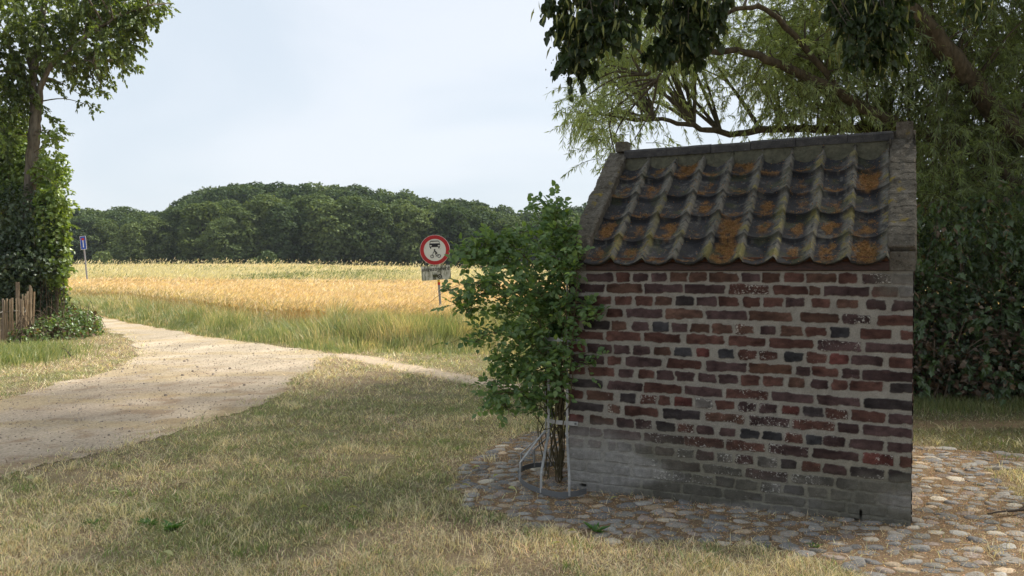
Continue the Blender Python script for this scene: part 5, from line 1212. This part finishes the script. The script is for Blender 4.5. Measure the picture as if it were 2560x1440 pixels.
topy = [500, 515, 522, 527, 532, 512, 484, 468, 462, 466, 474, 488, 498, 508, 522, 530, 534, 518, 500, 500, 500]
def Hof(px, Y): return (676 - np.interp(px, topx, topy)) / F * Y + 1.4 - float(gz((px - 1280) / F * Y, Y))
G1 = "tall dark trees forming the body of the wood"; G2 = "front row of trees along the wood edge"; G3 = "lower trees at the left end of the wood"
# back and middle rows fill the wood
for row, Y in enumerate((150, 136, 124)):
    px = -260 + row * 22
    while px < 2250:
        Yj = Y + rng.uniform(-3, 3); H = Hof(px, Yj) * (1.0, .96, .86)[row] * rng.uniform(.97, 1.03)
        left = px < 430
        if row == 2 and not left: H *= rng.uniform(.85, 1.0)
        put(int(rng.integers(0, 4)), px, Yj, max(H, 5), "dark tree in the low left stretch of the wood behind the field" if left else "tall dark tree inside the high wood behind the golden field", G3 if left else G1, rng.uniform(.85, 1.15) * (1.15 if left else .95))
        px += 3.5 * F / Y * rng.uniform(.85, 1.15)
front = [(200, 116, 7.2, 0), (258, 117, 6.6, 2), (330, 112, 6.0, 4), (392, 114, 7.0, 4), (450, 116, 8.6, 1), (505, 113, 8.8, 3), (560, 110, 6.6, 5), (612, 112, 8.2, 0), (668, 114, 9.6, 2), (722, 112, 8.4, 1), (775, 115, 10.0, 3), (830, 112, 9.0, 5), (882, 114, 9.6, 0), (935, 112, 8.8, 2), (985, 115, 9.2, 1), (1040, 113, 8.6, 4), (1095, 115, 8.4, 3), (1150, 113, 8.8, 0), (1205, 115, 8.2, 2), (1262, 113, 7.4, 1), (1320, 114, 7.0, 3), (1380, 112, 7.2, 4), (1440, 114, 7.6, 0), (1500, 113, 7.6, 2), (1560, 113, 8, 1), (1640, 113, 8, 3), (1740, 113, 8, 0), (1860, 113, 8, 1), (2000, 113, 8, 2), (2150, 113, 8, 3), (100, 113, 7, 2), (20, 113, 7, 0), (-80, 113, 7, 1)]
for px, Y, H, k in front:
    lb = {4: "lighter green rounded tree in the front row of the wood", 5: "yellow green low spreading tree in the front row of the wood"}.get(k, "dark rounded tree in the front row of the wood")
    put(k, px, Y, H, lb, G2, 1.15)
sh = []
for i, (px, Y, H) in enumerate(((640, 104, 1.5), (668, 103, 2.2), (1180, 104, 1.9), (255, 106, 2.2))):
    x = (px - 1280) / F * Y; loc = (x, Y, float(gz(x, Y)) - .2)
    if i == 0: sp0 = blob_tree("shrub", loc, 2.0, 1.5, 1400, .22, PALL, "x", "shrub", 777, low=.02, nb=8, mats=(far_bark, far_leaf)); o = sp0; o.scale = (1, 1, H / 2)
    else: o = copy_tree(sp0, loc, rng.uniform(0, 6), (H / 2, H / 2, H / 2), "x")
    tag(o, "small light green shrub at the foot of the wood edge", "shrub", "light green shrubs along the foot of the wood")

# ---- tree at the left with open crown
lt_ = empty("hornbeam_tree", tuple(G(88, 815))); wood = MB(); lf = MB(); nodes = []
bark_h = barkmat("hornbeam_bark", (.075, .06, .045), (.25, .215, .165), 14)
TY = 18.4
nodes.append(limb(wood, [at(92, 830, TY), at(88, 700, TY), at(70, 560, TY), at(78, 430, TY), at(86, 330, TY), at(92, 262, TY)], .135, .115, 36, 12, .006))
nodes[0][0, 2] = 0
nodes.append(limb(wood, [at(86, 275, TY), at(82, 200, TY), at(95, 120, TY), at(110, 20, TY), at(130, -150, TY), at(150, -400, TY)], .085, .04, 34, 9, .008))
nodes.append(limb(wood, [at(97, 270, TY), at(104, 210, TY), at(128, 165, TY - .1), at(170, 130, TY - .2), at(230, 80, TY - .4), at(300, 40, TY - .5), at(380, 12, TY - .5)], .07, .015, 36, 8, .008))
nodes.append(limb(wood, [at(90, 265, TY), at(60, 190, TY), at(30, 130, TY), at(-30, 60, TY), at(-120, 0, TY)], .07, .02, 22, 7, .01))
nodes.append(limb(wood, [at(84, 190, TY), at(60, 100, TY + .4), at(40, 0, TY + .6), at(0, -150, TY + .8)], .06, .02, 20, 7, .01))
nodes.append(limb(wood, [at(128, 165, TY), at(180, 160, TY - .2), at(215, 152, TY - .3), at(238, 160, TY - .4)], .035, .008, 20, 6, .01))
nodes = np.vstack(nodes); cl = []
for px, py, r in ((20, 30, .5), (70, 60, .5), (120, 30, .5), (170, 20, .5), (220, 40, .5), (265, 60, .45), (290, 90, .35), (250, 110, .4), (200, 100, .45), (150, 90, .5), (100, 120, .45), (40, 120, .5), (0, 90, .5), (15, 180, .45), (45, 210, .4), (20, 240, .35), (0, 275, .3), (60, 255, .22), (170, 150, .3),
                  (215, 165, .26), (255, 150, .26), (235, 195, .16), (255, 222, .12), (300, 150, .18), (320, 120, .2), (310, 60, .35), (340, 40, .3), (365, 25, .22), (395, 14, .14), (415, 8, .08), (290, 15, .4), (240, -10, .5), (330, 0, .3), (205, 240, .12), (190, 210, .14), (222, 262, .07), (160, 190, .16), (330, 163, .09), (305, 175, .1), (120, 80, .5), (60, 0, .5), (60, 160, .4),
                  (110, 190, .16), (135, 215, .14), (120, 290, .12), (140, 330, .14), (115, 345, .1), (130, 345, .08), (30, 300, .2), (5, 330, .25), (265, 30, .4), (200, -30, .5), (100, -40, .6), (0, -30, .6)):
    cl.append((*at(px, py, TY + rng.normal() * .35), r))
cl = np.array(cl); hid = []
for k in range(60):
    p = at(rng.uniform(-650, 260), rng.uniform(-620, -60), TY + rng.normal() * 1.2); hid.append((*p, .7))
for k in range(26): hid.append((*at(rng.uniform(-500, -20), rng.uniform(-60, 260), TY + rng.normal() * 1.0), .6))
hid = np.array(hid); allc = np.vstack([cl, hid]); connect(wood, nodes, allc[:, :3], .012)
hp = ((.060, .10, .030), (.19, .25, .065))
big = cl[:, 3] > .18
twig_foliage(cl[big, :3], cl[big, 3] * .75, 32, .42, 22, .090, .055, 'ovate', .35, hp, wood, lf, .7, leaf_tilt=.7, flat=.8)
twig_foliage(cl[~big, :3], cl[~big, 3] * .5, 6, .26, 12, .095, .055, 'ovate', .3, hp, wood, lf, .7, dirbias=(.45, 0, 0), leaf_tilt=.7)
twig_foliage(hid[:, :3], hid[:, 3], 14, .5, 10, .15, .09, 'ovate', .3, hp, wood, lf, .7)
hm = leafmat("hornbeam_leaf", None, None, .42, .07, use_attr=True, tc=1.9)
ec = np.array([(*at(px, py, 18.0 + rng.normal() * .25), r) for px, py, r in ((138, 400, .12), (150, 440, .12), (158, 500, .12), (160, 560, .10), (150, 620, .10), (136, 370, .10), (128, 335, .08), (150, 700, .08), (155, 740, .08), (140, 425, .14), (20, 345, .2), (0, 320, .2), (150, 530, .14), (158, 660, .08), (145, 470, .16))])
connect(wood, nodes, ec[:, :3], .008); twig_foliage(ec[:, :3], ec[:, 3], 11, .26, 12, .085, .055, 'ovate', .3, ((.11, .18, .04), (.28, .36, .09)), wood, lf, .7, dirbias=(.3, 0, .1), leaf_tilt=.7)
fin(wood.build("trunk", bark_h, lt_, smooth=True)); fin(lf.build("crown", hm, lt_))
tag(lt_, "leafy tree with forked pale trunk rising out of the ivy at left", "tree")

# ---- ivy and shrub column wrapped round its trunk
def hedge_col(name, blobs, n, LL, pal, label, cat, kind, seed):
    B = []
    for px, py, Y, r, rz_ in blobs: B.append((*at(px, py, Y), r, r * .9, rz_))
    return thicket(name, B, n, LL, pal, kind, label, cat, 0, seed, 60, .4)
hedge_col("ivy_hedge", [(20, 560, 18.0, .75, .8), (70, 640, 17.8, .72, .8), (110, 660, 18.0, .50, .7), (20, 680, 17.8, .8, .7), (100, 560, 18.0, .52, .7), (-60, 600, 18, .9, 1.2), (-60, 720, 18, 1, .8), (60, 720, 18.0, .7, .6), (118, 735, 18.2, .42, .45), (30, 760, 18.0, .8, .6), (108, 600, 17.9, .45, .6), (-180, 640, 18.5, 1.2, 1.6)],
          26000, .085, ((.035, .060, .028), (.085, .125, .055)), "dark glossy ivy mass at the foot of the left tree behind the fence", "hedge", 'lobed', 21)
hedge_col("leafy_shrub", [(20, 420, 18.9, .75, .7), (70, 460, 18.9, .6, .6), (100, 500, 19, .45, .5), (10, 360, 19, .55, .5), (118, 430, 18.3, .30, .3), (128, 560, 17.8, .34, .8), (136, 650, 17.8, .28, .6), (-80, 440, 19, 1.1, 1.2), (95, 400, 19, .2, .3), (132, 490, 18.2, .22, .3), (140, 600, 17.9, .2, .4)],
          17000, .10, ((.10, .17, .035), (.26, .34, .08)), "bright yellow green shrub growing up behind the ivy and trunk at left", "shrub", 'ovate', 23)
thicket("bramble", [(*G(110, 850), .75, .5, .42), (*G(165, 842), .75, .6, .55), (*G(205, 825), .5, .5, .42), (*G(130, 815), .8, .6, .6), (*G(70, 862), .35, .3, .3)], 9000, .075, ((.07, .12, .035), (.17, .25, .08)), 'ovate', "low tangle of bramble and weeds between the paling fence and the track", "bramble", .07, 25, 160)
# lush grass tuft before the fence
mb = MB(); n = 9000; c0 = np.array([G(-20, 905), G(30, 895), G(-120, 915), G(60, 880), G(-200, 900)])[:, :2]; k = rng.integers(0, 5, n)
x = c0[k, 0] + rng.normal(size=n) * .45; y = c0[k, 1] + rng.normal(size=n) * .45; H = rng.uniform(.05, .22, n)
blades(mb, np.stack([x, y, 0 * x], 1), H, rng.uniform(.008, .015, n), (rng.normal(size=(n, 2)) * .35 + [.2, -.1]) * H[:, None], lerp(np.array((.18, .26, .10)), np.array((.50, .48, .27)), rng.random((n, 1)) ** 1.5), 2, curl=1.3)
tag(mb.build("long_grass", grass_m), "lush green grass growing before the paling fence at left", "grass", kind="stuff")
# grass along the foot of the bramble at right
mb = MB(); n = 9000; x = rng.uniform(3.2, 8, n); y = 8.75 + rng.normal(size=n) * .25 - .05 * x * 0; H = rng.uniform(.03, .13, n)
blades(mb, np.stack([x, y, 0 * x], 1), H, rng.uniform(.004, .008, n), rng.normal(size=(n, 2)) * .4 * H[:, None], lerp(np.array((.09, .14, .04)), np.array((.28, .27, .13)), rng.random((n, 1))), 2)  # dark blade colours stand in for the shade on this strip
tag(mb.build("long_grass", grass_m), "ragged grass along the foot of the bramble thicket at right", "grass", kind="stuff")
# ================================================================== LIGHT, SKY
SUN_AZ, SUN_EL = R(62), R(52)
sv = Vector((math.sin(SUN_AZ) * math.cos(SUN_EL), math.cos(SUN_AZ) * math.cos(SUN_EL), math.sin(SUN_EL)))
sl = bpy.data.lights.new("sun", 'SUN'); sl.energy = 3.7; sl.angle = R(3.5); sl.color = (1, .93, .82)
so = bpy.data.objects.new("sun", sl); COL.objects.link(so); so.rotation_euler = sv.to_track_quat('Z', 'Y').to_euler()
w = bpy.data.worlds.new("World"); SC.world = w; w.use_nodes = True; nt = w.node_tree; nt.nodes.clear()
out = nt.nodes.new('ShaderNodeOutputWorld'); bg = nt.nodes.new('ShaderNodeBackground'); sky = nt.nodes.new('ShaderNodeTexSky')
sky.sky_type = 'NISHITA'; sky.sun_disc = False; sky.sun_elevation = SUN_EL; sky.sun_rotation = SUN_AZ; sky.dust_density = 2
tc = nt.nodes.new('ShaderNodeTexCoord'); mp = nt.nodes.new('ShaderNodeMapping'); mp.inputs['Scale'].default_value = (1.1, 1.1, 3.2); mp.inputs['Rotation'].default_value = (0, .25, .3)
nz = nt.nodes.new('ShaderNodeTexNoise'); nz.inputs['Scale'].default_value = 1.9; nz.inputs['Detail'].default_value = 5; nz.inputs['Roughness'].default_value = .45; nz.inputs['Distortion'].default_value = .5
rp = nt.nodes.new('ShaderNodeMapRange'); rp.interpolation_type = 'SMOOTHSTEP'; rp.inputs[1].default_value = .38; rp.inputs[2].default_value = .66
mx = nt.nodes.new('ShaderNodeMix'); mx.data_type = 'RGBA'
sc = nt.nodes.new('ShaderNodeMix'); sc.data_type = 'RGBA'
L = nt.links.new
L(tc.outputs['Generated'], mp.inputs[0]); L(mp.outputs[0], nz.inputs['Vector']); L(nz.outputs['Fac'], rp.inputs[0])
SKYS = .12
veil = [x / SKYS for x in (.48, .53, .58)]; cloud = [x / SKYS for x in (.565, .593, .63)]
L(rp.outputs[0], mx.inputs[0]); mx.inputs[6].default_value = (*veil, 1); mx.inputs[7].default_value = (*cloud, 1)
sc.inputs[0].default_value = .86; L(sky.outputs[0], sc.inputs[6]); L(mx.outputs[2], sc.inputs[7])
L(sc.outputs[2], bg.inputs[0]); bg.inputs[1].default_value = SKYS; L(bg.outputs[0], out.inputs[0])
SC.view_settings.view_transform = 'Standard'; SC.view_settings.look = 'None'; SC.view_settings.exposure = .70; SC.view_settings.gamma = 1
SC.cycles.max_bounces = 6; SC.cycles.diffuse_bounces = 3; SC.cycles.transmission_bounces = 3; SC.cycles.transparent_max_bounces = 4

mb = MB(); box(mb, (0, 90, 12), (140, 125, 13.0)); hz = mb.build("haze", [])
t = bpy.data.materials.new("haze"); t.use_nodes = True; t.node_tree.nodes.clear(); ho = t.node_tree.nodes.new('ShaderNodeOutputMaterial'); hv = t.node_tree.nodes.new('ShaderNodeVolumePrincipled')
hv.inputs['Color'].default_value = (.82, .90, 1, 1); hv.inputs['Density'].default_value = .0003; t.node_tree.links.new(hv.outputs[0], ho.inputs['Volume']); hz.data.materials.append(t)
tag(hz, "thin pale summer haze over the fields", "haze", kind="stuff")
